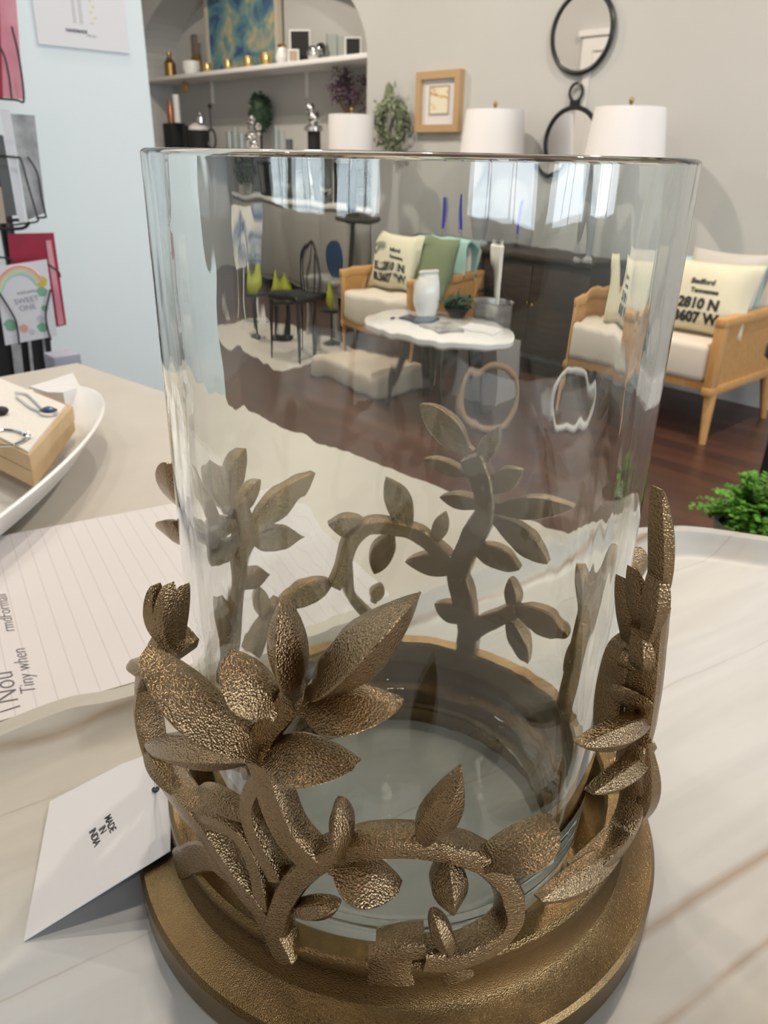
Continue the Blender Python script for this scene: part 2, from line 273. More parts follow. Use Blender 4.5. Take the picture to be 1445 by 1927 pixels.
# ------------------------------------------------------------------ mesh builder
C = sc.collection
class MB:
    def __init__(s): s.bm = bmesh.new()
    def box(s, lo, hi, rz=0, about=None):
        x0, y0, z0 = lo; x1, y1, z1 = hi
        pts = [V(p) for p in ((x0, y0, z0), (x1, y0, z0), (x1, y1, z0), (x0, y1, z0), (x0, y0, z1), (x1, y0, z1), (x1, y1, z1), (x0, y1, z1))]
        s.hexa(pts); return s
    def hexa(s, pts):
        v = [s.bm.verts.new(p) for p in pts]
        for f in ((0, 3, 2, 1), (4, 5, 6, 7), (0, 1, 5, 4), (1, 2, 6, 5), (2, 3, 7, 6), (3, 0, 4, 7)): s.bm.faces.new([v[i] for i in f])
        return s
    def rbox(s, lo, hi, r, seg=3):     # box with rounded edges
        b2 = bmesh.new(); x0, y0, z0 = lo; x1, y1, z1 = hi
        bmesh.ops.create_cube(b2, size=1)
        for v in b2.verts: v.co = V(((x0 + x1) / 2 + v.co.x * (x1 - x0), (y0 + y1) / 2 + v.co.y * (y1 - y0), (z0 + z1) / 2 + v.co.z * (z1 - z0)))
        bmesh.ops.bevel(b2, geom=list(b2.edges) + list(b2.verts), offset=r, segments=seg, profile=0.5, affect='EDGES')
        s.merge(b2); return s
    def merge(s, b2):
        me = bpy.data.meshes.new('tmp'); b2.to_mesh(me); b2.free(); s.bm.from_mesh(me); bpy.data.meshes.remove(me)
    def prism(s, poly, off):           # poly: list of Vectors, extruded by vector off
        n = len(poly); a = [s.bm.verts.new(p) for p in poly]; b = [s.bm.verts.new(p + off) for p in poly]
        s.bm.faces.new(a[::-1]); s.bm.faces.new(b)
        for i in range(n): s.bm.faces.new((a[i], a[(i + 1) % n], b[(i + 1) % n], b[i]))
        return s
    def lathe(s, prof, c=(0, 0, 0), n=48, closed=False, sx=1, sy=1):
        rings = []
        for r, z in prof:
            if r < 1e-6: rings.append([s.bm.verts.new((c[0], c[1], c[2] + z))])
            else: rings.append([s.bm.verts.new((c[0] + sx * r * math.cos(2 * math.pi * i / n), c[1] + sy * r * math.sin(2 * math.pi * i / n), c[2] + z)) for i in range(n)])
        pr = list(zip(rings, rings[1:])) + ([(rings[-1], rings[0])] if closed else [])
        for a, b in pr:
            for i in range(n):
                j = (i + 1) % n
                if len(a) == 1 and len(b) == 1: continue
                if len(a) == 1: s.bm.faces.new((a[0], b[j], b[i]))
                elif len(b) == 1: s.bm.faces.new((a[i], a[j], b[0]))
                else: s.bm.faces.new((a[i], a[j], b[j], b[i]))
        return s
    def loft(s, secs, cap=True, closed=True):
        rings = [[s.bm.verts.new(p) for p in q] for q in secs]; n = len(rings[0])
        for a, b in zip(rings, rings[1:]):
            for i in range(n if closed else n - 1):
                j = (i + 1) % n; s.bm.faces.new((a[i], a[j], b[j], b[i]))
        if cap and closed: s.bm.faces.new(rings[0][::-1]); s.bm.faces.new(rings[-1])
        return s
    def tube(s, path, r, n=10, closed=False):
        pts = [V(p) for p in path]; rr = r if isinstance(r, (list, tuple)) else [r] * len(pts)
        secs = []; prev = None
        for i, p in enumerate(pts):
            a = pts[i - 1] if (i or closed) else pts[0]; b = pts[(i + 1) % len(pts)] if (i < len(pts) - 1 or closed) else pts[-1]
            t = (b - a).normalized()
            if prev is None: x = t.orthogonal().normalized()
            else:
                x = prev - t * prev.dot(t); x = x.normalized() if x.length > 1e-6 else t.orthogonal().normalized()
            prev = x; y = t.cross(x)
            secs.append([p + (x * math.cos(2 * math.pi * k / n) + y * math.sin(2 * math.pi * k / n)) * rr[i] for k in range(n)])
        if closed:
            rings = [[s.bm.verts.new(p) for p in q] for q in secs]
            for i in range(len(rings)):
                a, b = rings[i], rings[(i + 1) % len(rings)]
                for k in range(n): s.bm.faces.new((a[k], a[(k + 1) % n], b[(k + 1) % n], b[k]))
        else: s.loft(secs)
        return s
    def sphere(s, c, r, sx=1, sy=1, sz=1, seg=20, rings=12):
        b2 = bmesh.new(); bmesh.ops.create_uvsphere(b2, u_segments=seg, v_segments=rings, radius=r)
        for v in b2.verts: v.co = V((v.co.x * sx, v.co.y * sy, v.co.z * sz)) + V(c)
        s.merge(b2); return s
    def leafq(s, p, d, nrm, L, w, bend=0.15):  # small pointed leaf
        d = d.normalized(); b = d.cross(nrm).normalized(); nn = b.cross(d)
        pr = [(0, .1), (.25, .8), (.55, 1), (.8, .6), (1, 0)]
        ce = [s.bm.verts.new(p + d * L * t - nn * bend * L * t * t) for t, _ in pr]
        le = [s.bm.verts.new(p + d * L * t + b * w * k / 2 - nn * bend * L * t * t + nn * w * .15 * k) for t, k in pr[:-1]]
        ri = [s.bm.verts.new(p + d * L * t - b * w * k / 2 - nn * bend * L * t * t + nn * w * .15 * k) for t, k in pr[:-1]]
        for i in range(3):
            s.bm.faces.new((ce[i], ce[i + 1], le[i + 1], le[i])); s.bm.faces.new((ce[i + 1], ce[i], ri[i], ri[i + 1]))
        s.bm.faces.new((ce[3], ce[4], le[3])); s.bm.faces.new((ce[4], ce[3], ri[3]))
        return s
    def build(s, name, m, parent=None, ang=35, keep=False):
        if not keep: bmesh.ops.recalc_face_normals(s.bm, faces=s.bm.faces[:])
        th = math.radians(ang)
        for f in s.bm.faces: f.smooth = True
        for e in s.bm.edges:
            if len(e.link_faces) == 2: e.smooth = e.calc_face_angle(0) < th
        me = bpy.data.meshes.new(name); s.bm.to_mesh(me); s.bm.free(); me.materials.append(m)
        o = bpy.data.objects.new(name, me); C.objects.link(o)
        if parent:
            o.parent = parent; bpy.context.view_layer.update() if False else None
            o.matrix_parent_inverse = world_of(parent).inverted()
        return o
def world_of(o):
    m = o.matrix_basis.copy()
    if o.parent: m = world_of(o.parent) @ o.matrix_parent_inverse @ m
    return m
def thing(name, label, cat, loc, rz=0, group=None):
    o = bpy.data.objects.new(name, None); C.objects.link(o); o.location = V(loc); o.rotation_euler = (0, 0, rz)
    o.empty_display_size = 0.05; o['label'] = label; o['category'] = cat
    if group: o['group'] = group
    return o
def tag(o, label, cat, group=None, kind=None):
    o['label'] = label; o['category'] = cat
    if group: o['group'] = group
    if kind: o['kind'] = kind
    return o
def struct(name, mb, m):
    o = mb.build(name, m); o['kind'] = 'structure'; return o
def text_mesh(s, size, origin, xax, yax, name, m, parent, depth=0.0003, align='CENTER', fn=None, bold=0.0, space=1.0, shear=0):
    c = bpy.data.curves.new('t', 'FONT'); c.body = s; c.size = size; c.align_x = align; c.align_y = 'CENTER'; c.extrude = depth; c.offset = bold; c.space_character = space; c.shear = shear
    c.resolution_u = 3
    t = bpy.data.objects.new('t', c); C.objects.link(t)
    bpy.context.view_layer.update()
    me = bpy.data.meshes.new_from_object(t.evaluated_get(bpy.context.evaluated_depsgraph_get()))
    bpy.data.objects.remove(t); bpy.data.curves.remove(c)
    xax = V(xax).normalized(); n = xax.cross(V(yax)).normalized(); yv = n.cross(xax)
    for v in me.vertices:
        x, y, z = v.co
        e = fn(x, y) if fn else 0
        v.co = V(origin) + xax * x + yv * y + n * (z + depth + e)
    me.materials.clear(); me.materials.append(m)
    o = bpy.data.objects.new(name, me); C.objects.link(o)
    if parent: o.parent = parent; o.matrix_parent_inverse = world_of(parent).inverted()
    return o
def crom(pts, k=8, closed=False):
    P = [V(p) for p in pts]; out = []; n = len(P)
    rng = range(n) if closed else range(n - 1)
    for i in rng:
        p0 = P[(i - 1) % n] if (closed or i) else P[0] * 2 - P[1]; p1 = P[i]; p2 = P[(i + 1) % n]
        p3 = P[(i + 2) % n] if (closed or i < n - 2) else P[-1] * 2 - P[-2]
        for j in range(k):
            t = j / k
            out.append(0.5 * ((2 * p1) + (p2 - p0) * t + (2 * p0 - 5 * p1 + 4 * p2 - p3) * t * t + (3 * p1 - p0 - 3 * p2 + p3) * t ** 3))
    if not closed: out.append(P[-1])
    return out

# ================================================================== ROOM
WV, NB = 4.087, 4.487        # main wall plane, back of the niche
LW = -2.03; LWE = 1.04       # left wall face, its outer corner
CH = 3.35; UL, UR, VR = -8.7, 4.6, -3.0
struct('floor', MB().box((UL, VR, -0.06), (UR, NB + .1, 0)), FLOOR)
struct('ceiling', MB().box((UL, VR, CH), (UR, NB + .1, CH + 0.08)), CEIL)
# main wall with arched niche opening
aR = PY(690, 200, WV).x; aL = PY(263, 200, WV).x; aC = (aL + aR) / 2; aA = (aR - aL) / 2; aZ = 1.80; aB = 0.80
def arch_pts(n=40):
    return [(aC + aA * math.cos(math.pi * i / n), aZ + aB * math.sin(math.pi * i / n)) for i in range(n + 1)]
mb = MB()
def wall_col(x0, x1, z0, z1): mb.box((x0, WV, z0), (x1, NB + .1, z1))
wall_col(UL, aL, 0, CH); wall_col(aR, UR, 0, CH)
ap = arch_pts()
for (x1, z1), (x0, z0) in zip(ap, ap[1:]):
    q = [V((x0, WV, z0)), V((x1, WV, z1)), V((x1, WV, CH)), V((x0, WV, CH))]
    mb.prism(q, V((0, NB + .1 - WV, 0)))
struct('wall_back', mb, WALLC)
struct('wall_niche', MB().box((aL, NB, 0), (aR, NB + .1, aZ + aB + .05)), WALLC)
struct('wall_left', MB().box((LW - 2.0, VR, 0), (LW, LWE, CH)), WALLW)
struct('wall_inner', MB().box((UL, LWE - .12, 0), (LW - 2.0, LWE, CH)), WALLC)
struct('wall_far', MB().box((UL - .1, VR, 0), (UL, NB + .1, CH)), WALLC)
DARKP = mat('wall_dark_for_reflections', (0.10, 0.095, 0.09), 0.85)  # unseen walls made dark so the metal reflects less light
struct('wall_rear', MB().box((LW, VR - .1, 0), (UR, VR, CH)), DARKP)
mb = MB(); mb.box((UR, VR, 0), (UR + .12, NB + .1, 0.75)); mb.box((UR, VR, 2.75), (UR + .12, NB + .1, CH))
ed = [VR] + [e for w_ in WIN for e in w_] + [NB + .1]
for i in range(0, len(ed), 2): mb.box((UR, ed[i], .75), (UR + .12, ed[i + 1], 2.75))
struct('wall_right', mb, DARKP)
for i, (a, b) in enumerate(WIN):
    mb = MB(); t = .05
    for y in (a, b - t): mb.box((UR - .03, y, .75), (UR + .06, y + t, 2.75))
    for z in (.75, 2.7, 2.15): mb.box((UR - .025, a, z), (UR + .05, b, z + .05))
    k = 2 if b - a > 1.5 else 1
    for j in range(1, k + 1):
        y = a + (b - a) * j / (k + 1); mb.box((UR - .02, y - .02, .75), (UR + .05, y + .02, 2.75))
    struct('window_%d' % (i + 1), mb, TRIM)
# baseboards
struct('baseboard_back', MB().box((aR, WV - .018, 0), (UR, WV, .14)), TRIM)
struct('baseboard_niche', MB().box((aL, NB - .018, 0), (aR, NB, .14)), TRIM)
struct('baseboard_left', MB().box((LW, VR, 0), (LW + .018, LWE, .14)), TRIM)
# door and casing on the inner wall (seen in the round mirror)
dx0, dx1, dz = -4.90, -4.17, 2.10
mb = MB(); mb.box((dx0 - .12, LWE, 0), (dx0, LWE + .03, dz + .12)); mb.box((dx1, LWE, 0), (dx1 + .12, LWE + .03, dz + .12)); mb.box((dx0, LWE, dz), (dx1, LWE + .03, dz + .12)); mb.box((dx0 - .16, LWE, dz + .12), (dx1 + .16, LWE + .05, dz + .17))
struct('trim_1', mb, TRIM)
mb = MB(); mb.box((dx0, LWE, 0), (dx1, LWE + .015, dz))
for z0, z1 in ((.2, 1.0), (1.15, 2.1)):
    for x0 in (dx0 + .1, dx0 + .5): mb.box((x0, LWE + .015, z0), (x0 + .3, LWE + .024, z1))
struct('door_1', mb, TRIM)

# ceiling fixtures, out of view, also drawn at the added lamps
for i, (x, y) in enumerate(LAMPS):
    t = thing('ceiling_and_fill_downlight', 'unseen round recessed ceiling downlight with white ring, some added to light the vase', 'ceiling light', (x, y, CH), 0, 'recessed ceiling downlights')
    MB().lathe([(.09, CH), (.12, CH), (.12, CH - .012), (.09, CH - .012)], (x, y, 0), 32, True).build('trim_ring', WHITE, t)

# ================================================================== COUNTER
ZC = 0.888; ZT = 0.898
cA, cB, cD = PZ(145, 683, ZC), PZ(640, 850, ZC), PZ(0, 705, ZC)
e = (cB - cA).normalized(); f = V((e.y, -e.x, 0)); f = f if f.dot(EYE - cA) > 0 else -f
t = thing('display_counter', 'large warm grey counter top running under bowl, notepad and tray', 'counter', (cA.x, cA.y, 0))
def slab(a, L, W, z0, z1, ex, ey):
    p = [a, a + ex * L, a + ex * L + ey * W, a + ey * W]
    return [V((q.x, q.y, z0)) for q in p] + [V((q.x, q.y, z1)) for q in p]
a0 = V((cA.x, cA.y, 0))
MB().hexa(slab(a0, 1.75, 1.35, ZC - .035, ZC, e, f)).build('counter_top', LAMIN, t)
MB().hexa(slab(a0 + e * .04 + f * .04, 1.67, 1.2, 0, ZC - .035, e, f)).build('counter_body', WHITE, t)

# ================================================================== TRAY
tp = [(-.33, .12), (-.176, .283), (-.12, .316), (.0, .402)] 
tp = [plan(*q) for q in tp] + [PZ(x, y, .91) for x, y in ((870, 1062), (985, 1032), (1100, 1002), (1210, 989), (1300, 987), (1445, 1006))]
tp += [plan(*q) for q in ((.36, .47), (.42, .36), (.44, .2), (.4, 0), (.2, -.10), (-.1, -.10), (-.3, -.02))]
rim = crom([V((p.x, p.y, 0)) for p in tp], 10, True)
cen = sum(rim, V()) / len(rim)
def ring(k, z): 
    out = []
    for i, p in enumerate(rim):
        tdir = (rim[(i + 1) % len(rim)] - rim[i - 1]).normalized(); nn = V((tdir.y, -tdir.x, 0))
        if nn.dot(cen - p) < 0: nn = -nn
        out.append(V((p.x, p.y, z)) + nn * k)
    return out
t = thing('serving_tray', 'whitewashed wooden tray with brown grain under the gold candle holder', 'tray', (cen.x, cen.y, ZC))
mb = MB(); secs = [ring(.010, ZC), ring(.001, ZC + .004), ring(0, ZC + .016), ring(.002, .9095), ring(.012, .910), ring(.016, .907), ring(.024, ZT + .002), ring(.034, ZT)]
mb.loft(secs, cap=False); vs = mb.bm.verts[:]; n = len(rim); mb.bm.verts.ensure_lookup_table()
mb.bm.faces.new(mb.bm.verts[-n:]); mb.bm.faces.new(mb.bm.verts[:n][::-1])
mb.build('tray_board', TRAYM, t)

# ================================================================== GLASS VASE
Z0 = ZT
AXv = V((AX.x, AX.y, 0))
gp = [(0, .0125), (.060, .0125), (.0665, .0140), (.0705, .019), (.0722, .030), (.0735, .055), (.0747, .09), (.075, .13), (.075, .18), (.075, .22), (.075, .245), (.075, .2515), (.075, .2523), (.0746, .2530), (.0741, .2532), (.0725, .2532), (.0720, .2530), (.0716, .2523), (.0716, .2515), (.0716, .245), (.0716, .22), (.0716, .18), (.0716, .13), (.0713, .09), (.070, .055), (.0685, .034), (.0665, .0255), (.060, .0215), (.04, .0200), (0, .0195)]
mb = MB(); mb.lathe(gp, (AX.x, AX.y, Z0), 160)
vase = mb.build('glass_cylinder', GLASS, None, 60)
vase.data.materials.append(PUNT)
for p_ in vase.data.polygons:
    if max(math.hypot(vase.data.vertices[i].co.x - AX.x, vase.data.vertices[i].co.y - AX.y) for i in p_.vertices) < .0603: p_.material_index = 1
tag(vase, 'tall clear wavy glass cylinder standing inside the gold leaf holder', 'vase')

# ================================================================== GOLD HOLDER
H = thing('candle_holder', 'antique gold cast metal holder of leafy branches around the glass cylinder', 'candle holder', (AX.x, AX.y, Z0))
bp_ = [(.1005, .0001), (.1015, .001), (.1015, .0125), (.1002, .0145), (.092, .0175), (.0895, .0195), (.0882, .0235), (.0878, .030), (.0888, .0335), (.0885, .0352), (.0872, .0362), (.0812, .0362), (.0800, .0350), (.0795, .0330), (.0795, .0122), (.0660, .0122), (.0655, .0115), (.0655, .0001)]
MB().lathe(bp_, (AX.x, AX.y, Z0), 160, True).build('base', GOLDB, H, 28)
def depth_of(p): return (p - EYE).dot(fwd)
class Fr: pass
def stem(pts, wpx, r=.086, side='f', th=.0085):
    P = []
    for q in pts:
        rr = q[2] if len(q) > 2 else r
        P.append(cyl(q[0], q[1], rr, side))
    P = crom(P, 6)
    mb = MB(); secs = []
    for i, p in enumerate(P):
        a = P[max(0, i - 1)]; b = P[min(len(P) - 1, i + 1)]; t = (b - a).normalized()
        n = radial(p); n = (n - t * n.dot(t)); n = n.normalized() if n.length > .05 else t.orthogonal().normalized()
        bb = t.cross(n); wv = wpx * depth_of(p) / F * .5 * (1 + .12 * noise.noise(p * 160))
        d = th * .5
        secs.append([p + bb * x * wv + n * y * d for x, y in ((-1, -.8), (-.85, -1), (.85, -1), (1, -.8), (1, .72), (.84, .92), (0, 1.0), (-.84, .92), (-1, .72))])
    mb.loft(secs); return mb.build('branch', GOLD, H, 40)
def leaf(b, t, wpx, r=.086, lift=.004, side='f', th=.0065, ridge=.0035, blunt=.35, tilt=0.0):
    p0 = cyl(b[0], b[1], b[2] if len(b) > 2 else r, side); p1 = cyl(t[0], t[1], t[2] if len(t) > 2 else r + lift, side)
    d = p1 - p0; L = d.length; d.normalize(); n = radial((p0 + p1) / 2); n = n - d * n.dot(d)
    n = n.normalized() if n.length > .08 else d.orthogonal().normalized()
    n = Matrix.Rotation(tilt, 3, d) @ n
    bb = d.cross(n); w = wpx * depth_of((p0 + p1) / 2) / F * .5 * (1 - .22 * blunt)
    if side == 'f' and abs(n.dot((p0 - EYE).normalized())) < .5: ridge, th = ridge * .3, th * .72
    mb = MB(); secs = []; N = 16
    for i in range(N + 1):
        u = (1 - math.cos(math.pi * i / N)) / 2
        ex_ = .92 - .42 * blunt
        k = max(0, math.sin(math.pi * u ** (.90 + .55 * blunt))) ** ex_ if 0 < i < N else 0
        if u < .4: k = max(k, .36 * (1 - u * .5))
        if i == N: k = .05
        bow = math.sin(math.pi * u) * L * .05
        c = p0 + d * (L * u) + n * bow
        jw = 1 + .05 * noise.noise(c * 200)
        wk = w * k * jw; rg = ridge * 1.55 * (k ** .7) ; tt = th * (.55 + .45 * k)
        secs.append([c + bb * x * wk + n * y for x, y in ((-1, -tt * .40), (-.9, -tt * .55), (.9, -tt * .55), (1, -tt * .40), (1, tt * .30), (.93, tt * .42), (.05, tt * .5 + rg), (-.05, tt * .5 + rg), (-.93, tt * .42), (-1, tt * .30))])
    mb.loft(secs); return mb.build('leaf', GOLD, H, 24)

# --- front branches
stem([(525, 1735), (548, 1670), (590, 1620), (650, 1592), (720, 1580), (800, 1582), (880, 1600), (930, 1630), (955, 1675), (955, 1725), (915, 1765), (855, 1790), (795, 1792)], 46, .088)
stem([(592, 1612), (548, 1560), (522, 1500), (505, 1440), (495, 1400), (520, 1350), (555, 1310)], 56, .0885)
leaf((560, 1300, .089), (530, 1130, .096), 76, tilt=.15)
leaf((592, 1298, .089), (785, 1124, .100), 104, blunt=.12, tilt=-.15, ridge=.005)
leaf((580, 1318, .089), (754, 1326, .094), 78, blunt=.12, ridge=.005)
leaf((510, 1400, .0895), (672, 1438, .0955), 76, blunt=.1, ridge=.005)
leaf((530, 1325, .089), (425, 1232, .094), 66, ridge=.0045)
leaf((505, 1412, .090), (272, 1222, .103), 74, blunt=.45, ridge=.006, tilt=.35)
leaf((505, 1425, .089), (286, 1392, .0935), 66, blunt=.2, tilt=.2)
leaf((655, 1592, .088), (637, 1510, .091), 50, blunt=.7)
leaf((790, 1585, .088), (867, 1448, .097), 78, blunt=.1, ridge=.0045)
leaf((900, 1612, .088), (1045, 1545, .091), 60, blunt=.65, ridge=.0045)
leaf((630, 1612, .088), (754, 1668, .091), 62, blunt=.1, ridge=.005)
leaf((840, 1600, .088), (846, 1706, .090), 74, blunt=.25, ridge=.003)
leaf((545, 1705, .088), (638, 1702, .091), 48, blunt=.8)
leaf((850, 1795, .088), (815, 1716, .091), 50, blunt=.8)
stem([(545, 1792), (520, 1735), (500, 1700), (460, 1650), (425, 1600), (390, 1545), (350, 1500), (310, 1440), (288, 1400), (276, 1340), (282, 1280)], 44, .087)
stem([(506, 1695), (492, 1620), (470, 1570), (440, 1545), (395, 1530), (360, 1515)], 34, .0865)
stem([(500, 1450), (478, 1500), (490, 1560), (530, 1640)], 34, .0865)
leaf((500, 1545, .0865), (378, 1478, .086), 56, blunt=.4)
leaf((345, 1500, .088), (280, 1400, .092), 46, blunt=.5)
# joints down to the ring
stem([(735, 1838, .0862), (735, 1790, .0862)], 84, .0862, th=.006)
stem([(715, 1782), (760, 1772), (800, 1768)], 44, .0868)
stem([(850, 1800, .086), (860, 1835, .086)], 60, .086, th=.005)
stem([(530, 1790, .086), (520, 1740, .087)], 60, .0865, th=.006)
stem([(350, 1620, .086), (400, 1600, .086), (440, 1625, .0865)], 60, .086)
# --- left side
stem([(352, 1225, .082), (325, 1200, .084), (298, 1235, .088), (278, 1290, .090), (288, 1380, .089)], 34, .088)
leaf((318, 1215, .086), (292, 1100, .090), 34, blunt=.6)
leaf((326, 1215, .086), (318, 1098, .088), 30, blunt=.6)
leaf((338, 1215, .083), (347, 1100, .084), 26, blunt=.5)
leaf((300, 1270, .089), (252, 1244, .093), 38, blunt=.6)
leaf((392, 985, .083), (317, 872, .081), 40, side='b')
leaf((400, 1030, .083), (315, 982, .081), 44, side='b')
# --- right side
stem([(1085, 1650, .087), (1130, 1610, .088), (1172, 1560, .089), (1195, 1490, .090), (1190, 1430, .090), (1205, 1360, .090), (1215, 1290, .091), (1222, 1210, .091), (1228, 1140, .092)], 38, .088)
leaf((1222, 1170, .092), (1238, 918, .098), 42, blunt=.7, ridge=.002)
leaf((1215, 1200, .093), (1238, 1062, .096), 50, blunt=.7, ridge=.003)
leaf((1198, 1190, .088), (1190, 1068, .089), 30)
leaf((1180, 1210, .084), (1168, 1085, .085), 34)
stem([(1222, 1240, .090), (1195, 1215, .086), (1170, 1230, .083), (1150, 1310, .082), (1145, 1390, .082)], 30, .086)
leaf((1185, 1225, .086), (1180, 1258, .086), 34, blunt=.8)
leaf((1200, 1180, .090), (1205, 1260, .091), 44, blunt=.8)
leaf((1222, 1345, .091), (1086, 1400, .092), 62, blunt=.35, ridge=.004)
leaf((1222, 1400, .091), (1108, 1490, .092), 56, blunt=.3, ridge=.004)
leaf((1212, 1390, .093), (1195, 1545, .091), 44, blunt=.6)
leaf((1170, 1580, .089), (1012, 1690, .090), 78, blunt=.5, ridge=.005)
leaf((1190, 1330, .088), (1165, 1290, .085), 44, blunt=.7)
# --- back branches (seen through the glass)
B = dict(side='b')
stem([(885, 1240), (888, 1180), (880, 1120), (866, 1070), (890, 1015), (918, 960), (912, 900), (893, 855)], 42, .083, 'b')
for b, t_, w_ in (((890, 850), (793, 757), 64), ((902, 875), (943, 800), 40), ((890, 892), (798, 858), 30), ((915, 922), (992, 880), 50), ((920, 948), (833, 930), 34),
                ((925, 955), (1092, 950), 52), ((930, 968), (1050, 1056), 60), ((885, 1022), (992, 1066), 52), ((875, 1065), (766, 1050), 50),
                ((700, 990), (613, 980), 50), ((775, 995), (728, 897), 56), ((740, 992), (702, 1070), 48), ((822, 1020), (842, 960), 34),
                ((975, 1150), (970, 1083), 40), ((975, 1138), (1086, 1192), 62), ((962, 1150), (1005, 1242), 46), ((885, 1165), (824, 1128), 44), ((700, 1128), (716, 1092), 30)):
    leaf(b, t_, w_, .083, .003, **B)
stem([(875, 1075), (840, 1040), (790, 1000), (740, 985), (690, 985), (655, 1015), (640, 1070), (625, 1095)], 28, .083, 'b')
stem([(650, 1050), (655, 1110), (690, 1150), (720, 1180)], 18, .083, 'b')
stem([(885, 1195), (925, 1165), (985, 1140)], 32, .083, 'b')
stem([(398, 1285), (412, 1200), (425, 1120), (428, 1050), (440, 990), (425, 940)], 40, .083, 'b')
for b, t_, w_ in (((410, 960), (368, 866), 62), ((412, 940), (438, 840), 44), ((430, 965), (472, 898), 38), ((440, 1015), (582, 884), 58), ((445, 1015), (557, 1004), 52),
                ((430, 1010), (360, 1060), 42), ((430, 975), (352, 1005), 42), ((425, 1095), (492, 1074), 44), ((400, 1200), (385, 1120), 40)):
    leaf(b, t_, w_, .083, .003, **B)
stem([(455, 1225), (480, 1180), (520, 1130)], 34, .083, 'b'); leaf((505, 1140), (622, 1088), 56, .083, .003, **B); leaf((485, 1165), (474, 1100), 38, .083, .003, **B)
stem([(1085, 1330), (1110, 1240), (1130, 1160), (1150, 1090)], 36, .083, 'b')
leaf((1125, 1170), (1112, 1058), 36, .083, .002, **B); leaf((1120, 1200), (1085, 1260), 44, .083, .002, **B); leaf((1140, 1130), (1195, 1030), 40, .083, .002, **B)

# ================================================================== PRICE TAG
q0, q1, q2 = PZ(45, 1770, ZT + .0006), PZ(94, 1508, ZT + .0022), PZ(320, 1600, ZT + .0215)
tn = (q2 - q0).cross(q1 - q0).normalized(); tn = tn if tn.z > 0 else -tn
tq = lambda x, y: PP(x, y, q0, tn)
t = thing('price_tag', 'white octagonal card tag printed MADE IN INDIA leaning on the gold base', 'tag', q0)
poly = [tq(*q) for q in ((45, 1770), (94, 1508), (230, 1437), (272, 1422), (322, 1508), (320, 1600))]
MB().prism(poly, -tn * .0005).build('card', PAPER, t)
xa = tq(213, 1566) - tq(200, 1533); ya = -(tq(178, 1576) - tq(206, 1550))
for s_, c_ in (('MADE', (207, 1550)), ('IN', (193, 1562)), ('INDIA', (178, 1576))):
    text_mesh(s_, .0040, tq(*c_), xa, ya, 'printed_text', INK, t, .00006, bold=.00006, space=.9)
hp = tq(293, 1487)
mb = MB(); mb.lathe([(.0007, 0), (.0016, 0), (.0016, .0003), (.0007, .0003)], (hp.x, hp.y, hp.z + .0003), 16, True); mb.build('eyelet', INK, t)
tie = cyl(290, 1400, .0885); pth = crom([hp + V((0, 0, .0006)), hp * .6 + tie * .4 + V((0, 0, .006)), tie], 8)
MB().tube(pth, .0005, 6).build('string', CLEAR, t)

# ================================================================== NOTEPAD
ang_ = YAW + math.radians(30.3)
ex = V((math.cos(ang_), math.sin(ang_), 0)); ey = V((-ex.y, ex.x, 0))
pb = PZ(268, 1287, .900); org = pb - ex * .20
t = thing('notepad', 'ruled white notepad with handwriting lying beside the tray', 'notepad', (org.x, org.y, ZC), ang_)
def ruled():
    m = bpy.data.materials.new('ruled_paper'); m.use_nodes = True; nt = m.node_tree; b = nt.nodes['Principled BSDF']; b.inputs['Roughness'].default_value = .8
    tc = nt.nodes.new('ShaderNodeTexCoord'); sp = nt.nodes.new('ShaderNodeSeparateXYZ'); nt.links.new(tc.outputs['Object'], sp.inputs[0])
    pg = nt.nodes.new('ShaderNodeMath'); pg.operation = 'PINGPONG'; pg.inputs[1].default_value = .0050; nt.links.new(sp.outputs['X'], pg.inputs[0]); x2 = nt.nodes.new('ShaderNodeMath'); x2.operation = 'MULTIPLY'; x2.inputs[1].default_value = 200; nt.links.new(pg.outputs[0], x2.inputs[0])
    r = nt.nodes.new('ShaderNodeValToRGB'); r.color_ramp.elements[0].position = .03; r.color_ramp.elements[0].color = (.52, .50, .52, 1); r.color_ramp.elements[1].position = .08; r.color_ramp.elements[1].color = (.64, .61, .61, 1)
    nt.links.new(x2.outputs[0], r.inputs[0]); nt.links.new(r.outputs[0], b.inputs['Base Color']); return m
base = MB().box((0, .004, .0), (.36, .218, .0105)).build('page_block', mat('cream_page_edges', (.70, .66, .60), .8), None)
page = MB().box((0, .004, .0107), (.36, .218, .0118)).build('top_page', ruled(), None)
for o in (base, page): o.parent = t
def pad_text(s_, sz, px, py, sh=.3):
    c = PZ(px, py, .8999); text_mesh(s_, sz, c, ey, -ex, 'handwriting', GRAPH, t, .00005, align='LEFT', shear=sh, bold=-sz * .012)
pad_text('Tiny when', .0105, 56, 1306); pad_text('Nou', .016, 16, 1325, .2); pad_text('rmdFormall', .010, 18, 1190)
c0, c1 = PZ(0, 1340, .9), PZ(38, 1328, .9)
MB().tube([c0, c1], .0003, 6).build('handwriting', GRAPH, t)

# ================================================================== BOWL WITH BOXES
bpts = [PZ(x, y, .93) for x, y in ((0, 968), (60, 930), (120, 868), (170, 812), (198, 768), (190, 738), (150, 712), (90, 690))]
bc = plan(-.475, .705); bax = plan(.62, .785)
t = thing('jewellery_bowl', 'long white ceramic oval bowl holding kraft jewellery boxes', 'bowl', (bc.x, bc.y, ZC))
def oval(sa, sb, z, cz=None):
    out = []
    for i in range(96):
        a = 2 * math.pi * i / 96; out.append(V((bc.x, bc.y, z)) + BA * math.cos(a) * sa + BBX * math.sin(a) * sb)
    return out
